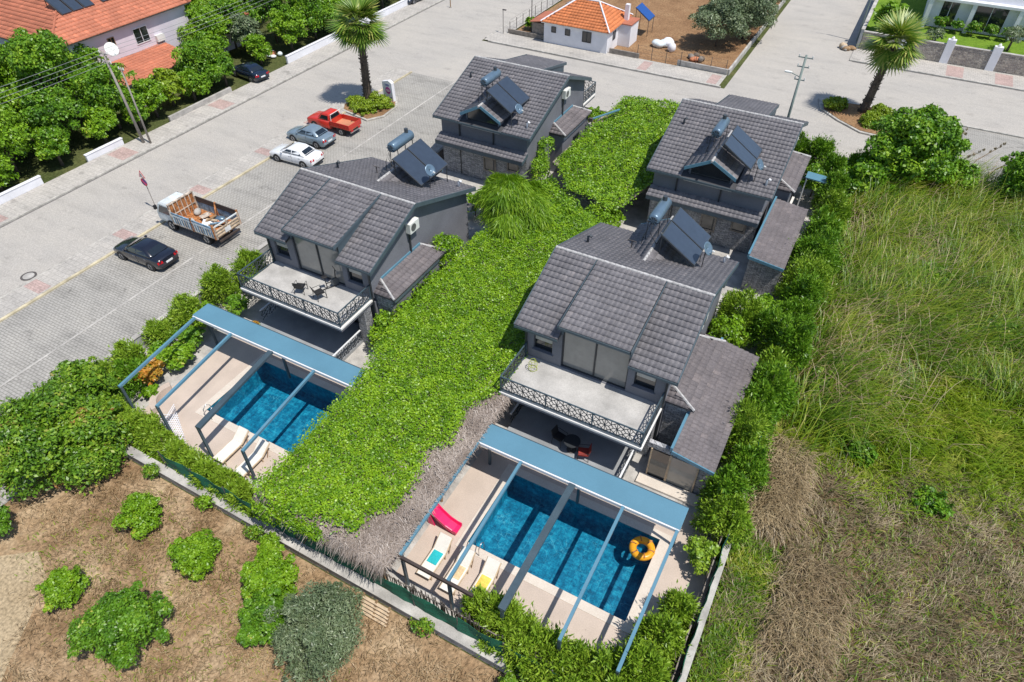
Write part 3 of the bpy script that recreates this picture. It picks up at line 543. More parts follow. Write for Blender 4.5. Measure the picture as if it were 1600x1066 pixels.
pergola('steel blue pergola over the right pool with a brown cross beam',[-10.55,-8.27,-5.72,-3.34,-.95],-.85,9.75,16.18,17.35,2.6,[.11,.12,-.03,.02,-.08],[(-10.45,16.95),(-5.7,17.0),(-1.0,17.0),(-10.4,9.8),(-8.15,9.8),(-5.75,9.8),(-3.32,9.8),(-1.03,9.8)],(-10.5,-7.0))

# ------------------------------------------------------------------ solar water heaters and dishes on the roofs
def heater(label,x,y,py0):
    t=thing('solar_water_heater',label,'solar heater',(x,y,5),0,'solar water heaters on the villa roofs'); zt,zb,xa,xb=2.42,1.12,.42,2.42
    for k in range(2):
        ya=py0+k*1.56; d=Vector((xb-xa,0,zb-zt)).normalized(); n=Vector((-d.z,0,d.x)); n=n if n.z>0 else -n
        c=MB().slab([Vector((xa,ya,zt)),Vector((xb,ya,zb)),Vector((xb,ya+1.5,zb)),Vector((xa,ya+1.5,zt))],-n*.09).build('collector','solar_edge',t)
        f=.05; MB().slab([Vector((xa,ya+f,zt))+d*f+n*.004,Vector((xb,ya+f,zb))-d*f+n*.004,Vector((xb,ya+1.5-f,zb))-d*f+n*.004,Vector((xa,ya+1.5-f,zt))+d*f+n*.004],n*.006).build('glass','solar_glass',c)
    ty=py0+1.0; b=MB(); pr=[]
    for yy,r in((0,.20),(.05,.29),(.12,.33),(2.1,.33),(2.17,.29),(2.22,.2)): pr.append([(-.42+r*math.cos(2*math.pi*k/20),ty+yy,2.45+r*math.sin(2*math.pi*k/20)) for k in range(20)])
    b.loft(pr); k=b.build('tank','tank_steel',t,smooth=True)
    b=MB(); b.tube([(-.42,ty-.012,2.45),(-.42,ty-.05,2.45)],.22,16); b.build('tank_end_cap','tank_end',k)
    for a in range(4): 
        q=a*math.pi/4; MB().bar((-.42-.3*math.cos(q),ty-.06,2.45-.3*math.sin(q)),(-.42+.3*math.cos(q),ty-.06,2.45+.3*math.sin(q)),.03).build('end_spoke','tank_steel',k)
    MB().tube([(-.42,ty+1.75,2.7),(-.42,ty+1.75,3.02)],.13,10).build('header_tank','tank_end',k)
    z0=lambda yl: ZF(abs(y+yl-RY))-5-.05
    b=MB()
    for yy in(ty+.3,ty+1.9):
        for xx in(-.8,-.05): b.bar((xx,yy,z0(yy)),(xx*.8-.09,yy,2.3),.04)
    b.build('tank_stand','solar_edge',t); b=MB()
    for yy in(py0+.15,py0+1.5,py0+2.9):
        b.bar((xa,yy,z0(yy)),(xa,yy,zt-.08),.04); b.bar((xb-.05,yy,z0(yy)),(xb-.05,yy,zb-.06),.04); b.bar((xa,yy,zt-.1),(xb,yy,zb-.1),.04); b.build('collector_stand','solar_edge',t); b=MB()
    b=MB(); b.tube([(-.42,ty-.05,2.3),(-.35,ty-.4,1.9),(.1,ty-.5,1.4),(.4,py0+.1,2.3)],.02,5); b.tube([(-.5,ty-.05,2.25),(-.7,ty-.3,1.6),(-.9,ty-.1,z0(ty)+.1)],.02,5); b.build('pipes','black_plastic',t); return t
def dish(label,x,y,z,r,az=R(0),el=R(38),mast=.5,mat='tank_steel'):
    t=thing('satellite_dish',label,'satellite dish',(x,y,z),az); rings=[]
    for q in(0.02,.35,.7,1): rings.append([(.22*q*q*r,q*r*math.cos(2*math.pi*k/18),q*r*1.05*math.sin(2*math.pi*k/18)) for k in range(18)])
    d=MB().loft(rings,cap=False).build('reflector',mat,t,loc=(0,0,mast),smooth=True); d.rotation_euler=(0,-el,0)
    so_=d.modifiers.new('s','SOLIDIFY'); so_.thickness=.015
    b=MB(); b.tube([(-.05,0,0),(-.05,0,mast)],.025,6); b.build('mast','iron',t)
    b=MB(); e=Vector((math.cos(el)*r*1.0+.1,0,mast+math.sin(el)*r*1.0-.2)); b.tube([(0,0,mast-r*.8),e],.014,5); b.tube([e-Vector((.08,0,0)),e+Vector((.05,0,0))],.045,8); b.build('feed_arm','ac_white',t); return t
for nm,v,pc in(('nearest the parked truck',VA,3.1),('at the far left',VB,-6.1),('at the far right',VC,-6.1),('nearest the camera',VD,3.1)):
    RY=v.location.y; heater('solar water heater with twin dark collectors on the villa '+nm,v.location.x,v.location.y,pc)
    yy=v.location.y+pc+.55; dish('pale satellite dish below the solar collectors of the villa '+nm,v.location.x+2.75,yy,ZF(abs(yy-RY))+.02,.36,R(-12),R(35),1.25)
dish('white satellite dish standing in the garden shrubs by the road',-57.6,39.7,1.2,.55,R(-20),R(35),.8,'ac_white')
dish('white satellite dish fixed to the lavender house wall',-61.9,37.4,4.3,.6,R(-10),R(35),.5,'ac_white')

# ------------------------------------------------------------------ vehicles
def wheel(t,x,y,r,wd,sgn):
    w_=MB().tube([(x,y-wd/2,r),(x,y+wd/2,r)],r,20).build('tyre','tyre',t,bev=.02)
    o=y+sgn*(wd/2+.004); MB().tube([(x,o-.02*sgn,r),(x,o+.006*sgn,r)],r*.64,16).build('rim','rim',w_)
    b=MB()
    for k in range(5): a=k*1.2566; b.bar((x,o+.012*sgn,r),(x+math.cos(a)*r*.6,o+.012*sgn,r+math.sin(a)*r*.6),.05,.012)
    b.build('spokes','black_plastic',w_)
def car(name,label,x,y,rz,paint,L=4.5,W=1.8,H=1.45,coupe=0):
    t=thing(name,label,'car',(x,y,0),rz); h=W/2; k=L/4.5
    st=[(-2.25,.58,.60,.34),(-2.21,.66,.74,.26),(-2.05,.74,.82,.21),(-1.6,.83,.87,.19),(-1.1,.91,.89,.18),(-.8,.95,.895,.18),(0,.97,.9,.18),(.9,.99,.9,.18),(1.5,1.0,.885,.19),(1.95,1.0,.86,.22),(2.15,.96,.80,.28),(2.22,.86,.76,.32),(2.26,.55,.70,.36)]
    rings=[]
    for sx,zt,hw,zb in st:
        hw=hw/.9*h; half=[(0,zb),(hw*.86,zb),(hw*.97,zb+.1),(hw,(zb+zt)/2),(hw*.985,zt-.16),(hw*.93,zt-.05),(hw*.72,zt),(0,zt+.025)]
        rings.append([(sx*k,yy,zz) for yy,zz in half]+[(sx*k,-yy,zz) for yy,zz in half[-2:0:-1]])
    body=MB().loft(rings).build('body',paint,t,smooth=True)
    # cabin
    zb=.95; lev=[(zb,-1.05,1.62,.80),(zb+.14,-.82,1.50,.775),(H-.16,-.33,1.12,.66),(H-.04,-.12,.92,.59),(H,.1,.7,.45)]
    def ring(z,a,c,hw,n=6):
        hw=hw/.9*h; a*=k;c*=k; r=min(.22,hw*.4); pts=[]
        for cx,cy,a0 in((c-r,hw-r,0),(a+r,hw-r,90),(a+r,-hw+r,180),(c-r,-hw+r,270)):
            for j in range(4): q=R(a0+j*30); pts.append((cx+r*math.cos(q),cy+r*math.sin(q),z))
        return pts
    MB().loft([ring(*l) for l in lev]).build('cabin',paint,t,smooth=True)
    def quad(nm,p,off,mat='car_glass',th=.012):
        p=[Vector(q) for q in p]; n=(p[1]-p[0]).cross(p[2]-p[0]).normalized(); c=sum(p,Vector())/len(p)
        if n.dot(c-Vector((.3*k,0,1.0)))<0: n=-n
        return MB().slab([q+n*off for q in p],n*th).build(nm,mat,t)
    sY=h/.9
    quad('windscreen',[(-.98*k,-.60*sY,1.0),(-.98*k,.60*sY,1.0),(-.36*k,.50*sY,H-.14),(-.36*k,-.50*sY,H-.14)],.012)
    quad('rear_window',[(1.56*k,-.58*sY,1.02),(1.56*k,.58*sY,1.02),(1.13*k,.48*sY,H-.15),(1.13*k,-.48*sY,H-.15)],.012)
    for sg in(-1,1):
        quad('side_window',[(-.62*k,sg*.79*sY,1.02),(.22*k,sg*.79*sY,1.02),(.22*k,sg*.655*sY,H-.17),(-.24*k,sg*.655*sY,H-.17)],.006)
        quad('side_window',[(.30*k,sg*.79*sY,1.02),(1.22*k,sg*.785*sY,1.04),(.98*k,sg*.655*sY,H-.19),(.30*k,sg*.655*sY,H-.17)],.006)
        MB().box(-.78*k,-.62*k,sg*.93*h if sg>0 else -h*1.1,h*1.1 if sg>0 else -.93*h,.98,1.1).build('mirror',paint,t,bev=.03)
        for wx in(-1.36*k,1.32*k):
            MB().tube([(wx,sg*(h-.16),.32),(wx,sg*(h+.004),.32)],.375,20).build('wheel_arch','black_plastic',t); wheel(t,wx,sg*(h-.10),.32,.21,sg)
        quad('tail_light',[(2.19*k,sg*.52*h,.86),(2.12*k,sg*.93*h,.86),(2.16*k,sg*.92*h,.70),(2.24*k,sg*.52*h,.70)],.015,'tail_red',.03)
        quad('headlight',[(-2.22*k,sg*.5*h,.64),(-2.02*k,sg*.92*h,.70),(-2.02*k,sg*.92*h,.58),(-2.24*k,sg*.5*h,.54)],.015,'headlight',.03)
        for hx in(-.05,.95): MB().box(hx*k,hx*k+.18,sg*h*.985-.01,sg*h*.985+.015,.80,.83).build('door_handle','chrome',t)
        MB().box(.245*k,.265*k,sg*h*.99-.006,sg*h*.99+.008,.35,.93).build('door_seam','black_plastic',t)
    MB().box(2.24*k,2.275*k,-.26,.26,.56,.68).build('number_plate','plate',t); MB().box(-2.28*k,-2.245*k,-.5,.5,.36,.5).build('grille','black_plastic',t)
    MB().box(2.20*k,2.28*k,-.7,.7,.34,.44).build('bumper_insert','black_plastic',t); return t
car('parked_car','white sedan parked beside the silver blue sedan',-39.93,36.05,R(3),'paint_white',4.5)
car('parked_car','silver blue sedan parked between the white sedan and the red pickup',-41.15,39.25,R(0),'paint_silverblue',4.35,1.75)
car('parked_car','glossy black sedan parked alone in front of the flatbed truck',-39.6,20.65,R(2),'paint_black',4.6)
car('parked_car','dark navy car half under the roadside garden bushes',-56.0,47.1,R(-8),'paint_navy',4.4)
car('parked_car','dark car at the top edge by the far hedge',-55.2,75.6,R(84),'paint_navy',4.3)
def pickup():
    t=thing('pickup_truck','faded red pickup truck with an empty open bed','pickup',(-41.0,42.15,0),0); h=.83
    def half(sec): return [(x,y,z) for x,y,z in sec]
    rings=[]
    for sx,zt,hw,zb in((-2.45,.62,.68,.38),(-2.40,.80,.76,.32),(-2.2,.90,.80,.30),(-1.4,.98,.83,.30),(-1.05,1.02,.83,.30),(.25,1.04,.83,.32)):
        q=[(0,zb),(hw*.94,zb),(hw,zb+.12),(hw,zt-.14),(hw*.95,zt-.03),(hw*.8,zt),(0,zt+.02)]; rings.append([(sx,a,b_) for a,b_ in q]+[(sx,-a,b_) for a,b_ in q[-2:0:-1]])
    MB().loft(rings).build('body','paint_red',t,smooth=True)
    rr=[]
    for z,a,c,hw in((1.0,-1.15,.25,.78),(1.1,-1.02,.25,.76),(1.45,-.72,.16,.66),(1.56,-.6,.08,.6),(1.6,-.4,-.1,.48)): rr.append([(a,-hw,z),(c,-hw,z),(c,hw,z),(a,hw,z)])
    MB().loft(rr).build('cab','paint_red',t,bev=.03)
    MB().slab([(-1.06,-.62,1.1),(-1.06,.62,1.1),(-.74,.55,1.44),(-.74,-.55,1.44)],(-.03,0,.03)).build('windscreen','car_glass',t)
    MB().slab([(.27,-.62,1.1),(.27,.62,1.1),(.18,.54,1.44),(.18,-.54,1.44)],(.02,0,.006)).build('rear_window','car_glass',t)
    for sg in(-1,1):
        MB().slab([(-.85,sg*.77,1.12),(.1,sg*.77,1.12),(.05,sg*.68,1.43),(-.6,sg*.68,1.43)],(0,sg*.012,.004)).build('side_window','car_glass',t)
        for wx in(-1.55,1.45): MB().tube([(wx,sg*.68,.33),(wx,sg*.835,.33)],.38,18).build('wheel_arch','black_plastic',t); wheel(t,wx,sg*.76,.33,.2,sg)
        MB().box(.36,2.45,sg*.83-.03,sg*.83+.03,.68,1.12).build('bed_side','paint_red',t,bev=.01)
        for x in(.8,1.4,2.0): MB().box(x,x+.05,sg*.865-.012,sg*.865+.012,.7,1.1).build('bed_rib','paint_red',t)
        MB().box(2.43,2.49,sg*.5-.14,sg*.5+.14,.5,.6).build('tail_light','tail_red',t); MB().box(-2.47,-2.42,sg*.52-.14,sg*.52+.14,.62,.76).build('headlight','headlight',t)
    MB().box(.36,2.45,-.8,.8,.62,.70).build('bed_floor','bed_tan',t); MB().box(2.42,2.47,-.85,.85,.68,1.12).build('tailgate','paint_red',t,bev=.01); MB().box(.32,.37,-.85,.85,.68,1.14).build('bed_headboard','paint_red',t)
    MB().box(.3,2.4,-.4,.4,.38,.62).build('chassis','black_plastic',t); MB().box(2.45,2.55,-.75,.75,.42,.5).build('bumper','chrome',t)
    b=MB(); b.tube([(.45,-.75,1.1),(.4,-.68,1.62),(.4,.68,1.62),(.45,.75,1.1)],.03,6); b.build('roll_bar','ac_white',t)
pickup()
def truck():
    t=thing('flatbed_truck','rusty old blue and white truck loaded with scrap','truck',(-38.95,24.85,0),0); h=1.12
    rr=[]
    for z,a,c,hw in((.55,-2.95,-1.35,.92),(.75,-3.0,-1.35,.95),(1.25,-2.98,-1.35,.95),(1.95,-2.68,-1.38,.86),(2.12,-2.45,-1.45,.74)): rr.append([(a,-hw,z),(c,-hw,z),(c,hw,z),(a,hw,z)])
    MB().loft(rr).build('cab','truck_white',t,bev=.05)
    MB().slab([(-3.0,-.82,1.3),(-3.0,.82,1.3),(-2.73,.76,1.88),(-2.73,-.76,1.88)],(-.02,0,.01)).build('windscreen','car_glass',t)
    for sg in(-1,1):
        MB().slab([(-2.75,sg*.955,1.3),(-1.65,sg*.955,1.3),(-1.68,sg*.875,1.86),(-2.5,sg*.875,1.86)],(0,sg*.012,.004)).build('side_window','car_glass',t)
        MB().box(-2.95,-2.8,sg*1.0-.1,sg*1.0+.1,1.5,1.8).build('mirror','black_plastic',t); MB().box(-3.02,-2.97,sg*.62-.16,sg*.62+.16,.8,.98).build('headlight','headlight',t)
        wheel(t,-1.80,sg*.86,.42,.26,sg); wheel(t,1.72,sg*.88,.42,.34,sg)
        # bed side: rails, posts, ribs and boards
        y=sg*h
        MB().box(-1.15,2.95,y-.025,y+.025,.95,1.55).build('side_board','truck_blue',t)
        MB().box(-1.15,2.95,y-.04,y+.04,1.55,1.66).build('side_rail','truck_white' if sg<0 else 'truck_dark',t); MB().box(-1.15,2.95,y-.04,y+.04,.88,.96).build('side_rail','rusty_white',t)
        if sg<0: MB().box(-1.12,2.93,y-.03,y+.03,1.70,1.82).build('side_rail','truck_blue',t)
        else: MB().box(-1.12,2.93,y-.03,y+.03,1.66,1.95).build('side_board','truck_dark',t)
        for i in range(16):
            x=-1.0+i*.255
            if abs(x-.85)<.1: continue
            MB().box(x,x+.05,y+sg*.025,y+sg*.055,.97,1.54).build('side_rib','rusty_white' if i%3 else 'truck_white',t)
        for x in(-1.15,.85,2.93): MB().box(x-.05,x+.05,y-.06,y+.06,.85,1.98).build('side_post','rust' if x>0 else 'rusty_white',t)
    MB().box(-1.2,2.95,-1.08,1.08,.82,.92).build('bed_floor','rust',t); MB().box(-1.3,2.8,-.45,.45,.5,.82).build('chassis','truck_dark',t)
    MB().box(-1.26,-1.18,-1.1,1.1,.9,2.25).build('headboard','rust',t)
    for y in(-1.05,-.7,-.35,0,.35,.7,1.05): MB().box(-1.30,-1.15,y-.035,y+.035,.92,2.32).build('headboard_post','rusty_white',t)
    for z in(1.45,2.28): MB().box(-1.31,-1.14,-1.1,1.1,z,z+.07).build('headboard_rail','rusty_white',t)
    MB().box(2.95,3.0,-1.12,1.12,.9,1.5).build('tailgate','rusty_white',t)
    for z in(.98,1.2,1.42): MB().box(3.0,3.035,-1.1,1.1,z,z+.06).build('tailgate_rail','wood_pale',t)
    for y in(-1.05,0,1.05): MB().box(2.93,3.04,y-.05,y+.05,.85,1.85).build('tailgate_post','rusty_white',t)
    MB().box(2.94,3.02,-1.1,1.1,1.75,1.83).build('tailgate_rail','truck_white',t); MB().box(3.04,3.06,-.3,.2,1.0,1.35).build('number_plate','plate',t)
    MB().bar((.85,1.1,1.9),(1.35,.5,1.1),.09).build('brace','rust',t); MB().box(2.9,3.02,-.9,.9,.5,.62).build('rear_bumper','truck_dark',t)
    rs=random.Random(4); o=thing('scrap_heap','heap of sacks, boards and junk lying in the truck bed','scrap',(-38.95,24.85,.92))
    for i,(m,nm) in enumerate([('concrete','sack'),('tank_end','sack'),('wood_pale','board'),('paint_white','board'),('truck_blue','board'),('rust','sheet'),('wood','board'),('beige_cloth','sack'),('tank_steel','sack'),('wood_pale','board'),('rusty_white','sheet'),('concrete','sack'),('bed_tan','sack'),('paint_white','sheet')]):
        x,y=rs.uniform(-.7,2.5),rs.uniform(-.75,.75); z=.06+rs.random()*.25; b=MB()
        if nm=='sack':
            rg=[]; 
            for q,r in((-1,.3),(-.7,.8),(0,1),(.7,.8),(1,.25)): rg.append([(q*.35,r*.26*math.cos(a*.785)*rs.uniform(.85,1.1),r*.2*math.sin(a*.785)*rs.uniform(.85,1.1)) for a in range(8)])
            b.loft(rg)
        elif nm=='board': b.box(-.6,.6,-.08,.08,-.025,.025)
        else: b.box(-.35,.35,-.3,.3,-.02,.02)
        q=b.build(nm,m,o,loc=(x,y,z+.1),smooth=nm=='sack'); q.rotation_euler=(rs.uniform(-.3,.3),rs.uniform(-.35,.35),rs.uniform(0,3.1))
truck()

# ------------------------------------------------------------------ compound walls and fences
def wall(name,label,x0,x1,y0,y1,h,mat,cap=None,cat='wall'):
    t=thing(name,label,cat,(x0,y0,0)); MB().box(0,x1-x0,0,y1-y0,-.05,h).build('wall_body',mat,t,bev=.012)
    if cap: MB().box(-.04,x1-x0+.04,-.04,y1-y0+.04,h,h+.06).build('wall_cap',cap,t,bev=.01)
    return t
wall('boundary_wall','low grey concrete wall along the dry field below the pools',-27.2,1.2,8.6,8.95,.5,'concrete_grey','concrete')
wall('boundary_wall','narrow pale concrete wall along the reed field',1.05,1.25,9.0,55,.55,'concrete','concrete')
wall('boundary_wall','grey wall along the paved drive beside the left pool garden',-32.75,-32.5,10.5,33,.9,'concrete_grey','concrete')
wall('boundary_wall','brown weathered wall beside the far left villa',-29.4,-29.15,36,55.5,1.1,'wood_grey')
wall('boundary_wall','low wall behind the two far villas along the back road',-29.1,1.1,55.5,55.7,.7,'concrete_grey','concrete')
wall('boundary_wall','diagonal end of the field wall beside the mulberry tree',-32.75,-27.2,9.3,9.55,.6,'concrete_grey')
def mesh_fence(label,p0,p1,h,z0,n):
    p0=Vector((*p0,z0)); p1=Vector((*p1,z0)); t=thing('mesh_fence',label,'fence',p0); d=p1-p0; nrm=Vector((-d.y,d.x,0)).normalized()
    for i in range(n):
        a=d*(i/n); c=d*((i+1)/n); k=4; vs=[];fs=[]
        for j in range(k+1):
            for m in range(4):
                q=a.lerp(c,j/k)+Vector((0,0,h*m/3-(.07*math.sin(j/k*math.pi) if m==3 else 0)))+nrm*(.05*math.sin(i*2.1+j*1.7+m)); vs.append(q)
        fs=[(j*4+m,(j+1)*4+m,(j+1)*4+m+1,j*4+m+1) for j in range(k) for m in range(3)]
        o=MB().add(vs,fs).build('mesh_panel','mesh_green',t); so_=o.modifiers.new('s','SOLIDIFY'); so_.thickness=.01
    for i in range(n+1): MB().bar(d*(i/n)+Vector((0,0,-.5)),d*(i/n)+Vector((random.uniform(-.03,.03),0,h+.08)),.05).build('post','iron',t)
mesh_fence('green mesh fence on the wall above the dry field',(-24,8.98),(1.0,8.98),1.15,.5,12)
mesh_fence('green mesh fence on the wall beside the reed field',(1.0,9.0),(1.0,24),1.1,.5,7)
def reed_fence(label,p0,p1,h,n):
    t=thing('reed_fence',label,'fence',(*p0,0)); d=Vector((p1[0]-p0[0],p1[1]-p0[1],0)); L=d.length
    k=int(L*16); s=rng.random(k); P=np.column_stack([d.x*s,d.y*s,np.zeros(k)]); 
    top=P+np.column_stack([rng.normal(size=k)*.10,rng.normal(size=k)*.05,h*(.85+.25*rng.random(k))]); off=np.array([.022*abs(d.x)/L+.004,.022*abs(d.y)/L+.004,0])
    V=np.stack([P-off,P+off,top+off,top-off],1).reshape(-1,3); fast('reeds',V,np.arange(4*k).reshape(k,4),'thatch_straw',t,np.repeat(rng.random(k)*.6,4),'stuff')
    MB().bar((0,.03,h*.3),d+Vector((0,.03,h*.3)),.05).build('rail','wood_grey',t); MB().bar((0,.03,h*.8),d+Vector((0,.03,h*.8)),.05).build('rail','wood_grey',t)
reed_fence('dark reed screen behind the green mesh below the right pool',(-13.5,9.2),(-3,9.2),1.75,1); reed_fence('grey reed screen beside the right pool terrace',(.8,9.2),(.8,19.5),1.5,1)

# ------------------------------------------------------------------ thatched canopies with ivy
def inpoly(P,poly):
    x,y=P[:,0],P[:,1]; r=np.zeros(len(P),bool); n=len(poly)
    for i in range(n):
        x0,y0=poly[i]; x1,y1=poly[(i+1)%n]
        c=((y0>y)!=(y1>y))&(x<(x1-x0)*(y-y0)/((y1-y0) or 1e-9)+x0); r^=c
    return r
def sampler(poly,noise_=.0):
    a=np.array(poly); lo,hi=a.min(0),a.max(0)
    def f(n):
        out=[];k=0
        while k<n:
            P=lo+(hi-lo)*rng.random((2*n,2)); Q=P+noise_*rng.normal(size=P.shape); P=P[inpoly(Q,poly)]; out.append(P); k+=len(P)
            if not len(P): break
        return np.concatenate(out)[:n]
    return f
def hgt(P,z,amp): return z+amp*(np.sin(P[:,0]*1.3+P[:,1]*.7)+np.sin(P[:,0]*.55-P[:,1]*1.1+1)+.8*np.sin(P[:,0]*2.9+1)*np.sin(P[:,1]*2.3))*.5
def canopy(label,poly,z,posts):
    t=thing('thatch_canopy',label,'canopy',(poly[0][0],poly[0][1],0)); o=Vector((poly[0][0],poly[0][1],0))
    MB().slab([Vector((x,y,z-.22))-o for x,y in poly],(0,0,.2)).build('thatch_bed','thatch',t)
    for p in posts: MB().tube([Vector((*p,0))-o,Vector((*p,z-.2))-o],.07,7).build('post','wood',t)
    return t,o
def straw(t,o,poly,n,z,noise_=.0,ln=.55):
    P=sampler(poly,noise_)(n); n=len(P); a=rng.normal(size=n)*1.1-1.2; d=np.stack([np.cos(a),np.sin(a),-.12+.22*rng.normal(size=n)],1); L=ln*(.5+rng.random(n))[:,None]
    C=np.column_stack([P,hgt(P,z,.06)+.05*rng.random(n)])-np.array(o); sd=norm(np.cross(d,np.array([0,0,1.])))*.014
    V=np.stack([C-d*L/2-sd,C-d*L/2+sd,C+d*L/2+sd*.4,C+d*L/2-sd*.4],1).reshape(-1,3)
    fast('thatch',V,np.arange(4*n).reshape(n,4),'thatch_straw',t,np.repeat(np.clip(.4*cells(np.column_stack([P,P[:,:1]*0]),.9)+.6*rng.random(n),0,1),4),'stuff')
def ivy(name,label,poly,n,z,size=.15,noise_=.25,amp=.16,mat='ivy',cat='ivy'):
    P=sampler(poly,noise_)(n); n=len(P); zz=hgt(P,z,amp)+.05*rng.normal(size=n)+.09*(cells(np.column_stack([P,P[:,:1]*0]),.27)-.5)+.05*(cells(np.column_stack([P,P[:,:1]*0]),.7,.4)-.5)
    nr=norm(np.array([0,0,1.])+.55*rng.normal(size=(n,3))); ax=norm(np.cross(nr,sph(n))); bb=np.cross(nr,ax); s=size*(.6+.8*rng.random(n))[:,None]
    C=np.column_stack([P,zz]); V,F=quads(C,ax*s*.5,bb*s*.42); o=fast(name,V,F,mat,None,np.repeat(np.clip(.45*cells(C,.45)+.6*rng.random(n)-.02,0,1),4)); tag(o,label,cat); return o
cp=[(-17.6,9.0),(-10.62,9.0),(-10.62,20.4),(-11.6,21.6),(-11.6,33),(-15,33.5),(-18.6,29.5),(-18.6,21.8),(-17.6,19.5),(-17.6,14)]
t,o=canopy('thatched canopy between the two pools, mostly grown over by ivy',cp,2.72,[(-11.4,9.5),(-11.4,14),(-11.4,19),(-17.6,9.3),(-17.6,14),(-14.5,9.3),(-18.3,25),(-12,26)])
straw(t,o,[(-17.5,8.95),(-10.55,8.95),(-10.55,20.6),(-13.2,20.6),(-14.5,13),(-17.5,11.5)],20000,2.76,.05,.36)
# fringe hanging from the canopy edges
def fringe(t,o,p0,p1,z,n,ln,out):
    s=rng.random(n); P=np.array([*p0,z])+np.outer(s,np.array([p1[0]-p0[0],p1[1]-p0[1],0])); d=np.array([out[0],out[1],-1.])+.3*rng.normal(size=(n,3)); L=ln*(.4+rng.random(n))[:,None]; C=P-np.array(o); sd=.016*norm(np.array([[p1[0]-p0[0],p1[1]-p0[1],0]]))
    V=np.stack([C-sd,C+sd,C+d*L+sd*.3,C+d*L-sd*.3],1).reshape(-1,3); fast('thatch_fringe',V,np.arange(4*n).reshape(n,4),'thatch_straw',t,np.repeat(rng.random(n),4),'stuff')
fringe(t,o,(-10.62,9),(-10.62,20.4),2.75,2200,.28,(.35,0)); fringe(t,o,(-14.2,9),(-10.62,9),2.75,1500,.42,(0,-.45)); fringe(t,o,(-17.5,9),(-14.2,9),2.75,500,.4,(0,-.45))
ivy('ivy_canopy','bright green ivy spread over the thatched canopy between the two pools',[(-17.75,9.4),(-16.6,8.8),(-14.6,9.2),(-13.4,9.5),(-12.4,9.5),(-12.6,10.5),(-11.8,11.2),(-11.9,13.3),(-12.4,14.4),(-11.5,15.2),(-11.7,16.4),(-12.0,17.5),(-11.1,19.3),(-10.9,20.6),(-11.3,21.8),(-11.45,33),(-13.8,36),(-17.2,36),(-18.9,30),(-18.9,22),(-18.2,19.4),(-17.9,17.6),(-17.6,16.2),(-17.55,12)],135000,3.02,.095,.18,.17)
cq=[(-19.2,41.8),(-12.6,38),(-11.6,42),(-11.6,55),(-18.6,55),(-19.0,50)]
t,o=canopy('thatched canopy between the two far villas, hidden under ivy',cq,2.5,[(-18,54.5),(-12,54.5),(-12,46),(-18.5,46)])
ivy('ivy_canopy','bright green ivy carpet between the two far villas',[(-19.0,42.2),(-16.2,38.4),(-12.4,37.4),(-11.4,42),(-11.4,55.3),(-17,55.5),(-18.2,54.6),(-18.6,50)],48000,2.78,.13,.2,.2)
def climber(label,x,y,lobes,n,mat='ivy',size=.17):
    t=thing('climbing_plant',label,'climber',(x,y,0)); foliage(lobes,n,size,mat,t,'foliage',hollow=.5); b=MB(); b.tube([(0,0,0),(lobes[-1][0]*.5,lobes[-1][1]*.5,lobes[-1][2]*.5),lobes[-1][:3]],[.05,.04,.02],5).build('stem','bark',t); return t
climber('ivy curtain hanging over the green mesh fence below the canopy',-15.6,9.0,[(0,-.1,2.3,1.6,.3,.7),(-1.4,-.2,1.9,.8,.3,.9),(1.2,-.1,2.5,1.0,.3,.5)],4200,'ivy',.125)
climber('ivy clump growing over the end of the bay roof of the villa nearest the truck',-19.6,27.6,[(0,0,2.2,.8,.9,1.4),(-.2,0,3.6,.7,.8,.5),(.1,.6,3.0,.8,.8,.7)],2600)
climber('leafy climber at the wall corner below the balcony of the left villa',-19.9,20.9,[(0,0,1.0,.7,.8,1.1),(0,.5,1.9,.6,.6,.7)],1800)
climber('leafy climber on the corner of the far left villa, beside its bay',-20.1,41.9,[(0,0,1.6,.6,.7,1.5),(-.2,1.0,3.0,.6,.9,.7),(.2,-.8,1.8,.7,.9,1.2)],2600,'citrus')
climber('ivy mound between the left villa bay and the canopy',-18.9,24.0,[(0,0,1.6,.9,1.6,1.4),(0,1.5,2.3,.8,1.2,.8),(-.2,-1.6,2.0,.7,.9,1.0)],3400)
climber('shrubby ivy mound behind the left villa, below the far one',-17.2,37.6,[(0,0,1.6,1.9,1.5,1.3),(1.6,-1.4,1.9,1.5,1.5,1.2),(-1.2,1.4,1.5,1.2,1.3,1.2)],6500)
climber('ivy bank between the canopies, left of the shaded gap',-14.6,35.6,[(0,0,1.7,1.7,1.6,1.3),(1.2,1.6,1.7,1.4,1.4,1.2)],4500)
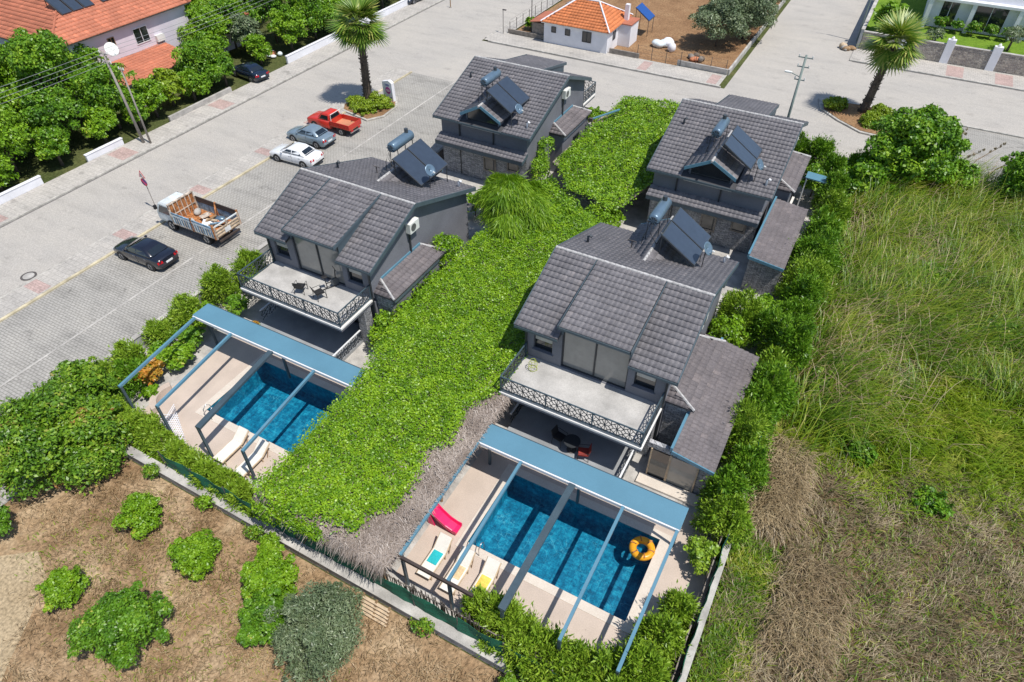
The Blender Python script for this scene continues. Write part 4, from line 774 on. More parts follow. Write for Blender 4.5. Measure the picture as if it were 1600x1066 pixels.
# willow
def willow(x,y):
    t=thing('willow_tree','drooping light green willow tree between the left villas','tree',(x,y,0)); n=34000; d=sph(n); d[:,2]=np.where(d[:,2]<-.2,-d[:,2],d[:,2]); rs=random.Random(5)
    lb=np.array([(0,0,3.9,1.6,1.6,1.6)]+[(math.cos(k*2.4)*q,math.sin(k*2.4)*q,3.4+rs.uniform(-.4,1.6)*(1.3-q/2.4),z,z,z*.9) for k in range(17) for q,z in((rs.uniform(.8,2.3),rs.uniform(.5,.95)),)]); ix=rng.choice(len(lb),n,p=lb[:,3]**2/(lb[:,3]**2).sum())
    P=lb[ix,:3]+d*lb[ix,3:6]*(.6+.45*rng.random(n))[:,None]; L=(.25+.75*rng.random(n)**2); out=norm(P*np.array([1,1,0])+d*np.array([1.5,1.5,0])+1e-6)
    ax=norm(np.array([0,0,-1.])+out*.5+.35*rng.normal(size=(n,3))); bb=norm(np.cross(ax,out+.8*rng.normal(size=(n,3))+np.array([0,0,.8])))
    V,F=quads(P+ax*(L*.5)[:,None],ax*(L*.5)[:,None],bb*.024); fast('crown',V,F,'willow',t,np.repeat(np.clip(.4*cells(P,.6)+.6*rng.random(n),0,1),4)); b=MB(); b.tube([(0,0,0),(.1,0,1.5),(0,.1,3)],[.2,.16,.1],8)
    for k in range(6): a=k*1.05; b.tube([(0,.1,2.4),(math.cos(a)*.9,math.sin(a)*.9,3.6),(math.cos(a)*1.7,math.sin(a)*1.7,3.2)],[.08,.05,.02],5)
    b.build('trunk','bark',t,smooth=True)
willow(-18.3,33.4)

# ------------------------------------------------------------------ trees and shrubs
# dry field by the camera
tree('mulberry_tree','wide dark mulberry tree beside the paved drive at the lower left','tree',-28.9,6.9,3.2,3.0,'mulberry',.175,46000,22,squash=.72)
tree('mulberry_tree','rounded shrub at the drive corner left of the left pool','tree',-31.2,10.0,2.6,1.7,'mulberry',.20,8000,10)
for x,y,h,r,lab,m in((-22.7,6.5,1.35,.95,'small bright citrus bush nearest the mulberry tree','citrus'),(-18.95,6.25,1.5,1.0,'round bright citrus bush just below the field wall','citrus'),(-18.6,2.55,2.4,1.65,'largest citrus tree in the dry field, dark with yellow leaves','citrus_dark'),(-22.75,2.5,1.2,.9,'small citrus bush beside the sandy path','citrus'),(-28.3,2.7,1.7,1.1,'citrus bush cut by the left edge of the picture','citrus_dark'),(-15.3,6.9,1.9,1.15,'upright citrus bush left of the olive tree, below the wall','citrus'),(-14.2,5.7,1.9,1.2,'dark green citrus bush touching the olive tree','citrus_dark'),(-16.6,8.0,.8,.45,'tuft of pale big leaves at the foot of the field wall','citrus'),(-4.4,8.0,.9,.6,'dark weed clump at the foot of the field wall near the right corner','mulberry')):
    tree('citrus_bush',lab,'bush',x,y,h,r,m,.12,int(8600*r*r+1300),14,squash=.85,group='bushes in the dry field',tr=.06,zc=h*.52)
tree('olive_tree','grey green olive tree in the middle of the dry field','tree',-11.7,6.0,2.7,1.9,'olive',.14,27000,18,squash=.85,zc=1.35,asp=.28)
# conifers along the compound walls
ords=['first','second','third','fourth','fifth','sixth','seventh','eighth','ninth','tenth','eleventh','twelfth','thirteenth','fourteenth','fifteenth','sixteenth']
for i,(x,y,h,r) in enumerate([(-6.9,10.1,1.5,.9),(-5.9,10.0,2.0,1.15),(-4.8,9.7,2.0,1.2),(-3.6,9.5,2.1,1.3),(-2.4,9.4,2.2,1.35),(-1.3,9.8,2.4,1.3),(-.3,10.6,2.6,1.2),(-.1,12.2,2.4,1.0),(.15,13.7,2.1,.8)]):
    conifer('cypress_shrub','feathery bright green cypress shrub below the right pool, %s from the loungers'%ords[i],x,y,h,r,'conifer',int(1500*r*h),'cypress shrubs below the right pool')
for i,(x,y,h,r) in enumerate([(.35,18.6,2.6,.85),(.3,20.2,2.7,.95),(.55,21.8,2.4,.85),(.35,23.4,2.9,.95),(.5,25.0,2.9,.95),(.2,26.8,3.0,1.0),(.5,28.6,2.9,.95),(.4,30.4,3.0,1.05),(-.8,31.8,3.0,1.1),(-2.2,32.3,2.7,1.0),(.5,33.0,3.0,1.1),(.6,35.2,2.8,1.0),(.5,37.6,3.0,1.1),(.3,40.2,3.1,1.15),(.5,42.8,3.1,1.1),(.4,45.6,3.2,1.15)]):
    conifer('cypress_shrub','dark green cypress in the hedge between villas and reeds, %s from the right pool'%ords[i],x+random.uniform(-.2,.45),y+random.uniform(-.4,.4),h*random.uniform(.85,1.2),r*random.uniform(1.1,1.55),'conifer_dark' if i%3 else 'conifer',int(1250*r*h),'cypress hedge along the reed field')
for i,(x,y,h,r) in enumerate([(.2,48.6,3.2,1.2),(-.4,51.6,3.2,1.2),(-1.6,54.0,3.2,1.3),(-3.2,54.6,2.8,1.0),(1.2,54.0,2.8,1.1)]):
    conifer('cypress_shrub','dark cypress behind the far right villa, %s from the reed field'%ords[i],x,y,h,r,'conifer_dark',int(1200*r*h),'cypresses behind the far right villa')
for i,(x,y,h,r) in enumerate([(-28.8,9.9,1.6,1.0),(-27.4,9.9,1.6,.95),(-26.2,9.9,1.5,.85),(-25.1,9.8,1.4,.8),(-24.0,9.7,1.4,.75),(-22.9,9.6,1.4,.75),(-21.8,9.5,1.5,.8),(-20.7,9.5,1.5,.8),(-19.5,9.4,1.5,.8),(-18.6,9.4,1.3,.7)]):
    conifer('cypress_shrub','feathery cypress shrub below the left pool, %s from the drive'%ords[i],x,y,h,r,'conifer',int(1500*r*h),'cypress shrubs below the left pool')
for i,(x,y,h,r,m) in enumerate([(-31.6,11.2,2.0,1.1,'conifer'),(-31.9,13.2,1.9,.9,'conifer'),(-30.4,12.4,1.7,1.0,'citrus_dark'),(-31.8,15.2,1.7,.85,'conifer'),(-31.9,17.4,1.9,.9,'conifer'),(-31.6,19.6,2.3,1.0,'conifer'),(-31.2,22.0,2.6,1.0,'conifer')]):
    conifer('cypress_shrub','leafy shrub in the bed beside the left pool drive, %s from the field'%ords[i],x+random.uniform(-.1,.4),y+random.uniform(-.4,.4),h*random.uniform(.8,1.2),r*random.uniform(1.15,1.55),m,int(1300*r*h),'shrubs in the bed beside the drive')
for x,y,h,r,m,lab in((-29.7,12.8,1.3,.9,'orange_flower','orange flowering shrub in the bed under the left pergola'),(-29.3,14.6,1.4,.9,'citrus','yellow green shrub in the bed under the left pergola'),(-29.9,15.9,1.5,.9,'citrus_dark','dark green shrub at the back of the bed under the left pergola'),(-28.9,12.0,.8,.5,'citrus','low bright plant at the edge of the left pool deck'),(-30.5,14.2,1.3,.8,'broad','broad leaved shrub between drive wall and flowering bed'),(-29.6,19.2,1.6,.8,'citrus_dark','shrub at the left end of the left villa terrace'),(-30.6,24.5,1.8,.9,'citrus','bushy plant left of the balcony of the villa nearest the truck'),(-29.9,31.0,2.0,.9,'citrus','light shrub showing behind the roof of the villa nearest the truck'),(-27.4,34.8,2.2,.8,'citrus','thin shrub behind the left villa roof, near the white sedan')):
    tree('garden_shrub',lab,'shrub',x,y,h,r,m,.19,int(1900*r*r+300),7,tr=.05,zc=h*.5)
for x,y,h,r,m,lab in((-20.3,52.8,2.2,1.1,'citrus','shrub at the back corner of the far left villa'),(-18.4,51.6,1.8,.9,'citrus_dark','shrub between the folded parasol and the ivy carpet'),(-20.2,36.6,2.0,1.2,'citrus','bush below the rear wall of the far left villa'),(-22.6,36.0,1.8,1.0,'broad','dark bush in the gap between the two left villas'),(-12.6,35.0,2.0,1.2,'citrus_dark','bush behind the nearest villa, left of its solar heater'),(-13.0,38.8,1.8,1.1,'ivy','ivy bush at the rear corner of the far right villa'),(-2.6,30.6,2.4,1.2,'citrus','bright bush in the corner behind the nearest villa annex'),(-1.0,34.0,2.2,1.1,'citrus','bright bush below the far right villa annex'),(-1.2,50.6,2.6,1.3,'broad','dark bush beside the blue metal canopy'),(-30.4,17.6,1.7,.9,'citrus','bright bush behind the left pergola cover'),(-30.2,21.6,1.9,1.0,'citrus_dark','deep green bush left of the balcony pillar'),(.3,16.6,1.6,.8,'conifer','low feathery shrub at the right pool corner')):
    tree('garden_shrub',lab,'shrub',x,y,h,r,m,.18,int(2200*r*r+300),9,tr=.05,zc=h*.5)
for i,(x,y) in enumerate(((-24.6,8.4),(-21.0,8.35),(-17.8,8.3),(-16.9,8.35),(-8.8,8.4),(-3.4,8.3),(-.8,8.3))): climber('weedy climber on the field wall, %s from the mulberry tree'%ords[i],x,y,[(0,0,.35,.5,.3,.35),(.3,.1,.7,.4,.25,.3)],420,'citrus' if i%2 else 'mulberry',.14)
# right of the far villas
tree('garden_tree','large leafy green tree at the corner of the reed field and the paved lot','tree',4.4,55.2,5.6,3.3,'broad',.27,24000,20,squash=.95,zc=2.8)
tree('garden_shrub','leafy shrub joining the corner tree to the reeds','shrub',7.6,56.0,3.0,1.8,'broad',.25,5000,10,zc=1.4)
tree('garden_tree','dark shrubby tree at the right edge above the reeds','tree',13.0,57.0,4.2,2.7,'broad',.26,11000,14,zc=2.0)
tree('garden_shrub','dense shrub between the corner tree and the cypress hedge','shrub',1.9,52.2,3.0,1.9,'broad',.28,4200,9,zc=1.5)
# gardens across the left road
spec=[(-58.2,23.5,4.0,2.4,'citrus'),(-58.5,28.2,4.6,2.3,'citrus_dark'),(-61.0,25.0,5.0,2.8,'citrus'),(-61.5,30.6,7.6,3.3,'broad'),(-58.0,33.0,4.6,2.3,'broad'),(-65.0,29.0,6.0,2.9,'citrus'),(-63.2,34.8,5.6,2.2,'broad'),(-56.9,36.2,3.0,1.5,'citrus'),(-57.6,38.7,2.6,1.4,'hedge_lime'),(-57.2,42.2,3.4,2.0,'broad'),(-58.4,44.2,3.4,1.7,'citrus'),(-56.6,44.4,2.6,1.2,'citrus_dark'),(-62.5,48.5,4.4,2.2,'citrus'),(-60.0,51.2,3.8,1.9,'olive'),(-63.5,52.5,4.6,2.3,'broad'),(-57.5,50.2,2.6,1.3,'citrus'),(-57.0,54.5,4.0,2.0,'citrus'),(-60.5,55.8,5.8,2.4,'citrus_dark'),(-57.2,58.6,4.6,2.2,'broad'),(-61.0,61.5,6.4,2.4,'citrus'),(-57.6,63.0,4.6,2.3,'broad'),(-58.2,68.0,4.0,2.0,'citrus_dark'),(-63.5,67.0,5.6,3.0,'citrus'),(-66.5,58.5,5.4,2.8,'broad'),(-68.0,51.0,4.6,2.6,'citrus'),(-58.5,74.0,4.6,2.4,'broad'),(-64.0,75.0,5.2,3.0,'broad'),(-70.0,63.0,5.6,3.0,'broad'),(-58.0,19.0,2.6,1.9,'citrus'),(-62.0,20.0,3.8,2.3,'olive'),(-66.5,23.0,4.6,2.6,'broad'),(-71.0,26.5,4.0,2.4,'citrus'),(-75,55.5,5.2,3,'broad'),(-57.2,14.0,2.4,1.8,'hedge_lime'),(-61.8,80,5,3,'broad'),(-56.6,16.5,2.2,1.3,'citrus'),(-56.6,21.2,2.4,1.3,'citrus'),(-56.5,26.2,2.8,1.4,'broad'),(-56.4,30.4,3.0,1.4,'citrus'),(-56.3,33.9,2.8,1.3,'broad'),(-56.6,40.4,2.4,1.2,'citrus'),(-56.8,61.0,3.4,1.7,'citrus'),(-56.8,66,3.4,1.7,'broad'),(-57,71,3.4,1.7,'citrus'),(-60.5,46.8,3,1.6,'broad'),(-66,46.5,4,2,'citrus'),(-68,30,5,2.4,'broad'),(-73,30,4,2.4,'broad')]
for i,(x,y,h,r,m) in enumerate(spec):
    kind={'citrus':'bright green','broad':'dark green','olive':'grey green','hedge_lime':'lime green','citrus_dark':'deep green'}[m]
    rel='before the red roofed house' if y<38 else 'beside the red roofed house' if y<47 else 'behind the dark navy car' if y<53 else 'near the tall palm' if y<64 else 'near the top of the road'
    nth=ords[sum(1 for q in spec[:i] if (q[1]<38)==(y<38) and (38<=q[1]<47)==(38<=y<47) and (47<=q[1]<53)==(47<=y<53) and (53<=q[1]<64)==(53<=y<64) and q[4]==m)]
    dist='by the road' if x>-59 else 'set back from the road' if x>-63 else 'deep in the garden'
    tree('garden_tree','%s %s tree %s, %s'%(nth,kind,rel,dist),'tree',x,y,h*random.uniform(1.0,1.35),r*random.uniform(.95,1.25),m,.24,int(1700*r*r+900),15,group='garden trees across the road',squash=1.05,zc=h*.6)
# gardens beyond the back road
for i,(x,y,h,r,m,lab) in enumerate(((-16.6,78.3,4.6,3.0,'olive','left olive tree in the brown soil garden'),(-14.6,82.2,5.0,3.2,'olive','right olive tree in the brown soil garden beside the side road'),(-14.5,88,4.6,2.8,'olive','olive tree at the top of the brown soil garden'),(-19,90,4,2.2,'broad','dark tree at the top edge of the brown soil garden'),(-37.2,73.2,1.4,.8,'citrus','white flowering bush at the corner left of the small white house'),(-35.0,84,3,1.6,'citrus','leafy bush behind the small white house'))):
    tree('garden_tree',lab,'tree',x,y,h,r,m,.26,int(1500*r*r+400),15,zc=h*.5,asp=.4 if m=='olive' else .55)
for i,(x,y,r) in enumerate(((4.6,90.4,.8),(6.3,90.3,.75),(7.9,90.2,.75),(9.6,90.2,.75),(11.2,90.1,.8))):
    tree('garden_shrub','clipped round shrub before the modern white house, %s from the left'%ords[i],'shrub',x,y,1.5,r,'citrus_dark',.2,900,7,group='clipped shrubs before the white house',tr=.05,zc=.8,z0=1.5)
tree('garden_shrub','spiky pale shrub behind the stone wall pillars','shrub',11.4,87.2,2.2,1.2,'olive',.3,900,8,asp=.2,z0=1.5)
tree('garden_shrub','dark low shrub behind the stone wall','shrub',4.4,86.4,1.3,.9,'olive',.25,600,7,z0=1.5)
tree('banana_plant','tall bright banana leaves behind the corner wall','plant',-.6,86.8,3.2,1.7,'citrus',.7,700,8,asp=.32,zc=1.7,z0=1.5)

# palms
def palm(label,x,y,h,lean,r,n=44,mat='palm_leaf'):
    t=thing('palm_tree',label,'palm',(x,y,0)); top=Vector((lean[0],lean[1],h)); b=MB(); rr=random.Random(int(x*10))
    P=[top*(k/10) for k in range(11)]; b.tube(P,[.42-.016*k for k in range(11)],10); b.build('trunk','palm_bark',t,smooth=True)
    b=MB()
    for k in range(int(h*30)):
        z=rr.random(); a=rr.random()*6.28; p=top*z; R0=.40-.15*z; d=Vector((math.cos(a),math.sin(a),0)); b.bar(p+d*R0*.8,p+d*(R0+.13)+Vector((0,0,.14)),.09,.03)
    b.build('bark_stubs','palm_bark',t,kind='stuff')
    # one fan leaf, shared
    V=[];F=[];rn=[]
    def blade(p,q,w,c):
        p=np.array(p);q=np.array(q); d=q-p; s=np.cross(d,[0,0,1.]); s=s/np.linalg.norm(s)*w; m=p+d*.55; i=len(V); V.extend([p-s*.4,p+s*.4,m+s,m-s,q+s*.1,q-s*.1]); F.extend([(i,i+1,i+2,i+3),(i+3,i+2,i+4,i+5)]); rn.extend([c]*6)
    blade((0,0,0),(r*.5,0,.06),.03,.6)
    for k in range(19):
        a=R(-105+k*210/18); ln=r*.58*(1-.12*abs(k-9)/9); q=(r*.46+math.cos(a)*ln,math.sin(a)*ln,-.28*ln+.02*((k%2)*2-1)); blade((r*.42,0,.05),q,.075,rr.random())
    first=None
    for k in range(n):
        if first is None: o=fast('frond',np.array(V),F,mat,t,rn); first=o
        else: o=first.copy(); link(o,t)
        e=rr.uniform(-1.0,1.25); a=k*2.399; o.location=top+Vector((0,0,.1)); o.rotation_euler=(rr.uniform(-.3,.3),-e*.95,a); s=rr.uniform(.8,1.1); o.scale=(s,s,s)
    return t
palm('tall fan palm on the planted island by the red pickup',-41.7,48.0,7.1,(.3,0),2.75,56)
palm('fan palm leaning on the planted island at the right junction',.25,68.1,6.3,(.5,.1),2.75,56)

# planted islands
def island(name,label,poly,shrubs):
    t=thing(name,label,'planter',(poly[0][0],poly[0][1],0)); o=Vector((*poly[0],0)); c=sum((Vector((*p,0)) for p in poly),Vector())/len(poly)
    MB().slab([Vector((*p,.0))-o for p in poly],(0,0,.14)).build('kerb_ring','kerb',t,bev=.02); MB().slab([Vector((*p,.14))*1-o+(c-Vector((*p,0)))*.09 for p in poly],(0,0,.03)).build('soil_bed','soil',t)
    for i,(x,y,h,r,lab) in enumerate(shrubs): tree('island_shrub',lab,'shrub',x,y,h,r,'hedge_lime',.17,int(2600*r*r),9,tr=.04,zc=h*.35,squash=.6)
island('planted_island','kerbed island with lime shrubs under the tall palm',[(-43.5,46.3),(-42.8,45.3),(-39.3,44.6),(-38.4,46.0),(-38.6,48.4),(-39.8,50.2),(-42.0,49.4)],[(-42.0,46.6,1.0,1.0,'left lime shrub under the tall palm'),(-40.4,46.0,1.0,1.1,'front lime shrub under the tall palm'),(-39.6,47.6,1.0,1.0,'lime shrub beside the white sign board'),(-41.2,48.2,.9,.9,'lime shrub behind the tall palm trunk')])
island('planted_island','curved kerbed island with lime shrubs under the leaning palm',[(-3.9,69.3),(-3.4,67.0),(-1.6,65.2),(.6,63.6),(3.6,63.4),(4.6,66),(4.2,69.2),(0,69.8)],[(-2.2,67.6,1.1,1.15,'lime shrub at the left tip of the right island'),(1.8,68.2,.9,1.1,'lime shrub right of the leaning palm'),(1.4,65.6,.9,1.2,'front lime shrub on the right island'),(2.8,66.4,.9,1.0,'lime shrub at the right end of the right island')])

# ------------------------------------------------------------------ fields of reeds and dry grass
E1=[(1.6,33),(16,29),(22,60),(7,60.5),(4.5,56),(1.6,52)]
blades(46000,sampler([(1.5,25),(4.5,27),(5,33),(9,35.5),(13,34),(22,36),(26,60),(7,60),(3,57),(1.5,52)],1.0),.9,2.9,.017,.95,'reed','tall_reeds',dirbias=.35,clump=700,spread=.55)['label']='tall green reeds leaning in the wild field'
blades(24000,sampler([(1.6,23.5),(5,24.5),(20,27),(24,37),(9,37),(4.5,33),(1.6,30)],1.1),.35,.9,.02,.9,'lime_grass','lime_grass',dirbias=-.3,clump=500,spread=.5)['label']='low yellow green grass in the middle of the wild field'
blades(3000,sampler([(1.5,19.5),(3.2,20.5),(3.4,24.5),(1.7,25.5)],.4),.8,1.5,.016,1.1,'straw','pale_grass',dirbias=-1.1)['label']='pale bent straw grass beside the boundary wall'
blades(800,sampler([(1.6,29),(6,30),(7,50),(1.6,48)],1.2),1.4,2.6,.018,1.0,'straw','pale_reeds',dirbias=.6)['label']='pale dead reed stems at the edge of the tall reeds'
blades(46000,sampler([(1.3,9),(3,5),(14,5),(22,28),(7,26),(3.8,24.5),(3.0,21),(1.4,16)],.9),.2,.7,.012,1.0,'dry_brown','dry_scrub',dirbias=.3,clump=900,spread=.35)['label']='dense dry brown scrub at the lower right'
blades(5000,sampler([(1.4,11),(3.2,13),(3.4,19),(1.4,19)],.4),.25,.6,.016,.9,'reed','green_verge')['label']='green grass along the foot of the boundary wall'
blades(2600,sampler([(3.2,15),(6,14),(6,19),(4,19.5)],.4),.6,1.3,.014,1.0,'straw','straw_clump',dirbias=-1.0)['label']='pale straw clump in the brown scrub'
blades(30000,sampler([(-27,4),(-25.2,3.4),(-22.6,-.5),(-20,-4),(0,-4),(1,8.4),(-26,8.4),(-31,4)],.25),.12,.42,.010,1.1,'straw_tan','dry_grass',dirbias=.5,clump=2200,spread=.22)['label']='short dry tan grass over the field below the pools'
blades(2500,sampler([(-27,3),(-13,-1),(-8,4),(-14,7),(-24,8)],.4),.1,.28,.014,1.0,'lime_grass','green_tufts')['label']='thin green tufts in the dry field'
blades(3000,sampler([(1.5,26),(6,27),(9,36),(16,34),(26,60),(7,60),(3,57),(1.5,50)],1.5),1.6,3.2,.013,1.05,'straw','long_reed_stems',dirbias=.45,curve=.9)['label']='long pale reed stems arching over the wild field'
blades(4500,sampler([(3,14),(9,12),(14,18),(16,26),(7,25),(4,22)],1.2),.25,.7,.016,.9,'reed','green_patches')['label']='green grass patches among the brown scrub'
for i,(x,y,h,r) in enumerate([(3.0,30.2,1.2,.9),(5.6,26.2,.9,.8),(9.0,24.6,.8,.9),(11.5,39,1.4,1.3),(7.6,43,1.5,1.3),(14,45,1.6,1.5)]): tree('field_bush','loose green bush among the reeds, %s from the right pool'%ords[i],'bush',x,y,h,r,'citrus_dark' if i%2 else 'broad',.2,int(900*r*r+300),9,tr=.04,zc=h*.4,squash=.6)
def canes(label,pts):
    for i,(x,y,h,a) in enumerate(pts):
        t=thing('reed_cane',label%ords[i],'reed',(x,y,0)); p=[Vector((0,0,0)),Vector((math.cos(a)*h*.25,math.sin(a)*h*.25,h*.6)),Vector((math.cos(a)*h*.7,math.sin(a)*h*.7,h))]; MB().tube(p,[.035,.03,.02],5).build('stem','wood',t)
        foliage([(*(p[1].lerp(p[2],k)),.09,.09,.16) for k in(.55,.75,.95,1.1)],110,.2,'dry_brown',t,'plume',spray=.6,asp=.2)
canes('brown reed cane rising over the paved lot, %s from the corner tree',[(5.2,57.5,3.6,.4),(6.2,58,3.4,.9),(7.0,57.4,3.0,.2),(8.6,58.6,3.0,.5),(10.0,58.2,2.8,.3),(11.6,58.8,2.6,.1)])

# ------------------------------------------------------------------ other houses
def hip_house(name,label,x0,x1,y0,y1,z,rx0,rx1,ry,rz,wmat,tmat,oh=.35,cw=.34,ch=.42,ridge='ridge_mortar'):
    t=thing(name,label,'house',(x0,y0,0)); o=Vector((x0,y0,0)); MB().box(0,x1-x0,0,y1-y0,-.05,z).build('wall',wmat,t)
    A,B_,C,D=[Vector(p)-o for p in((x0-oh,y0-oh,z),(x1+oh,y0-oh,z),(x1+oh,y1+oh,z),(x0-oh,y1+oh,z))]; r0=Vector((rx0,ry,rz))-o; r1=Vector((rx1,ry,rz))-o
    MB().add([A,B_,C,D,r0,r1],[(0,1,5,4),(1,2,5),(2,3,4,5),(3,0,4),(3,2,1,0)]).build('roof_deck','roof_under',t)
    for P,Q,a,b in((A,B_,r0,r1),(B_,C,r1,r1),(D,A,r0,r0),(C,D,r1,r0)):
        U=(Q-P); L=U.length; u=U/L; foot=P+u*((a-P).dot(u)); V=a-foot; S=V.length; ua=(a-P).dot(u); ub=(b-P).dot(u); nu=round(L/cw); nv=round(S/ch)
        tiles(t,P+Vector((0,0,.01)),u,V,nu,nv,tmat,cw=L/nu,ch=S/nv,mask=lambda x,y,ua=ua,ub=ub,L=L,S=S:x>ua*y/S-.1 and x<L-(L-ub)*y/S+.1)
    for P,q in((A,r0),(B_,r1),(C,r1),(D,r0)): MB().tube([P+Vector((0,0,.07)),q+Vector((0,0,.09))],.09,6).build('hip_cap',ridge,t)
    MB().tube([r0+Vector((0,0,.09)),r1+Vector((0,0,.09))],.09,6).build('ridge_cap',ridge,t); MB().box(-oh+.05,x1-x0+oh-.05,-oh+.05,y1-y0+oh-.05,z-.12,z-.02).build('eaves','wall_trim' if wmat!='lavender_wall' else 'wood_grey',t)
    return t,o
def win(t,face,c,z0,z1,w_,pos,frame='white_metal',mull=True):
    """window proud of a wall; face 'y' (normal -Y) or 'x' (normal +X)"""
    def bb(a0,a1,d0,d1,za,zb): return (a0,a1,pos-d1,pos-d0,za,zb) if face=='y' else (pos+d0,pos+d1,a0,a1,za,zb)
    g_=MB().box(*bb(c-w_/2,c+w_/2,.0,.02,z0,z1)).build('window','glass_dark',t); b=MB(); f=.06
    for a0,a1,za,zb in((c-w_/2-f,c-w_/2,z0-f,z1+f),(c+w_/2,c+w_/2+f,z0-f,z1+f),(c-w_/2,c+w_/2,z0-f,z0),(c-w_/2,c+w_/2,z1,z1+f))+(((c-.025,c+.025,z0,z1),) if mull else ()): b.box(*bb(a0,a1,0.0,.06,za,zb))
    b.build('frame',frame,g_); return g_
# small white house with orange hip roof
t,o=hip_house('small_house','small white house with orange hip roof on the back road',-34.0,-26.4,70.15,76.4,2.3,-31.4,-28.9,73.3,4.15,'wall_white','tile_orange',.3,.36,.38,'wall_white')
for c,z0,z1,w_ in((1.2,1.35,1.85,.45),(2.9,1.3,1.85,.5),(5.2,.95,1.95,.95)): win(t,'y',c,z0,z1,w_,0,'frame_dark',w_>.6)
win(t,'x',1.9,1.1,1.9,.6,7.6,'frame_dark',False)
MB().slab([(-2.1,.5,1.75),(-.02,.5,2.1),(-.02,4.5,2.1),(-2.1,4.5,1.75)],(0,0,.08)).build('lean_to_roof','tile_red',t); MB().box(-1.9,-.02,.8,4.3,0,1.7).build('lean_to_wall','wood_grey',t)
MB().box(7.62,9.0,3.2,5.6,0,2.3).build('side_shed','wall_white',t); MB().box(7.55,9.1,3.1,5.7,2.3,2.4).build('shed_roof','tile_red',t); MB().box(7.7,8.15,4.3,4.8,2.4,4.0).build('chimney','wall_white',t)
wall('garden_wall','low brown wall left of the small white house',-38.9,-34.3,70.7,70.9,.55,'wood_grey'); wall('garden_wall','low crumbling wall right of the small white house',-26.2,-22.8,70.5,70.7,.6,'wood_grey'); wall('garden_wall','low concrete wall below the wire fence of the soil garden',-18.6,-13.3,70.75,70.95,.6,'concrete'); wall('garden_wall','pale garden wall along the side road',-13.3,-13.1,70.95,105,.55,'concrete')
def wire_fence(label,p0,p1,n,h=1.5):
    t=thing('wire_fence',label,'fence',(*p0,0)); d=Vector((p1[0]-p0[0],p1[1]-p0[1],0))
    for i in range(n+1): MB().bar(d*(i/n),d*(i/n)+Vector((0,0,h)),.05).build('post','iron',t)
    for z in(.3,.7,1.1,1.45): MB().bar(Vector((0,0,z)),d+Vector((0,0,z)),.012).build('wire','iron',t)
wire_fence('wire fence along the soil garden by the back road',(-23.0,70.6),(-13.5,70.9),6); wire_fence('wire fence on the corner left of the small white house',(-38.8,71),(-38.8,84),8,1.3)
t=thing('photovoltaic_array','blue solar panel on a leaning stand beside the small white house','solar panel',(-25.2,78.6,0)); MB().slab([(-.9,-1.3,2.9),(.9,-1.3,1.7),(.9,.7,1.7),(-.9,.7,2.9)],(.03,0,.05)).build('panel','solar_edge',t); MB().slab([(-.86,-1.25,2.93),(.86,-1.25,1.78),(.86,.65,1.78),(-.86,.65,2.93)],(.035,0,.05)).build('panel_glass','solar_blue',t)
for p in((-.8,-1.1,2.8),(.8,-1.1,1.7),(-.8,.6,2.8),(.8,.6,1.7)): MB().bar((p[0],p[1],0),p,.05).build('leg','iron',t)
def heap(name,label,cat,x,y,mats,n,s,seed):
    t=thing(name,label,cat,(x,y,0)); rs=random.Random(seed)
    for i in range(n):
        rg=[]; a,b_,c=s*rs.uniform(.4,.8),s*rs.uniform(.35,.7),s*rs.uniform(.25,.5)
        for q in(-1,-.75,-.3,.3,.75,1): k=math.sqrt(max(.05,1-q*q)); rg.append([(a*k*math.cos(j*.63)*rs.uniform(.85,1.12),b_*k*math.sin(j*.63)*rs.uniform(.85,1.12),c*(q+.8)) for j in range(10)])
        q=MB().loft(rg).build('bundle',mats[i%len(mats)],t,loc=(rs.uniform(-1,1)*s,rs.uniform(-.7,.7)*s,0),smooth=True); q.rotation_euler=(0,0,rs.random()*6)
heap('tarp_heap','heap under pale blue tarpaulin in the soil garden','tarp',-21.3,75.2,['tarp','wall_white','tarp'],5,1.2,3); heap('brush_pile','pile of dark branches and rubble by the olive trees','pile',-17.4,73.4,['bark','wood_grey','terracotta'],6,.7,5); heap('junk_pile','white junk and sheets behind the roadside wall near the navy car','junk',-57.8,52.6,['wall_white','tarp','terracotta'],6,.6,9)
heap('soil_bank','low earth and brushwood bank at the corner of the stone walled garden','bank',-3.6,84.4,['wood_pale','wood','concrete'],6,.7,12)
# lavender house with red roof
t,o=hip_house('red_roof_house','large pale house with red tiled hip roof and solar panels, behind roadside trees',-78,-63.4,33.2,47.5,6.0,-71.5,-70,40.3,9.0,'lavender_wall','tile_red',.55,.36,.46,'tile_red')
win(t,'x',8.6,3.9,5.2,1.5,14.6); win(t,'x',5.4,3.9,5.2,.6,14.6,'wood'); win(t,'y',11,3.6,5.0,1.6,0); win(t,'y',7,3.6,5.0,1.4,0)
MB().box(14.6,14.95,9.9,10.8,3.5,4.1).build('air_conditioner','ac_white',t,bev=.02)
MB().box(14.6,18.2,2.8,10.2,0,2.3).build('porch_wall','lavender_wall',t); MB().slab([(14.6,2.5,3.25),(18.8,2.5,2.5),(18.8,10.7,2.5),(14.6,10.7,3.25)],(0,0,-.12)).build('porch_roof','roof_under',t); tiles(t,Vector((18.8,2.5,2.51)),(0,1,0),(-4.2,0,.75),24,10,'tile_red',cw=8.2/24,ch=4.27/10); MB().box(12.6,13.3,12.3,13.1,6.5,8.6).build('chimney','wall_white',t)
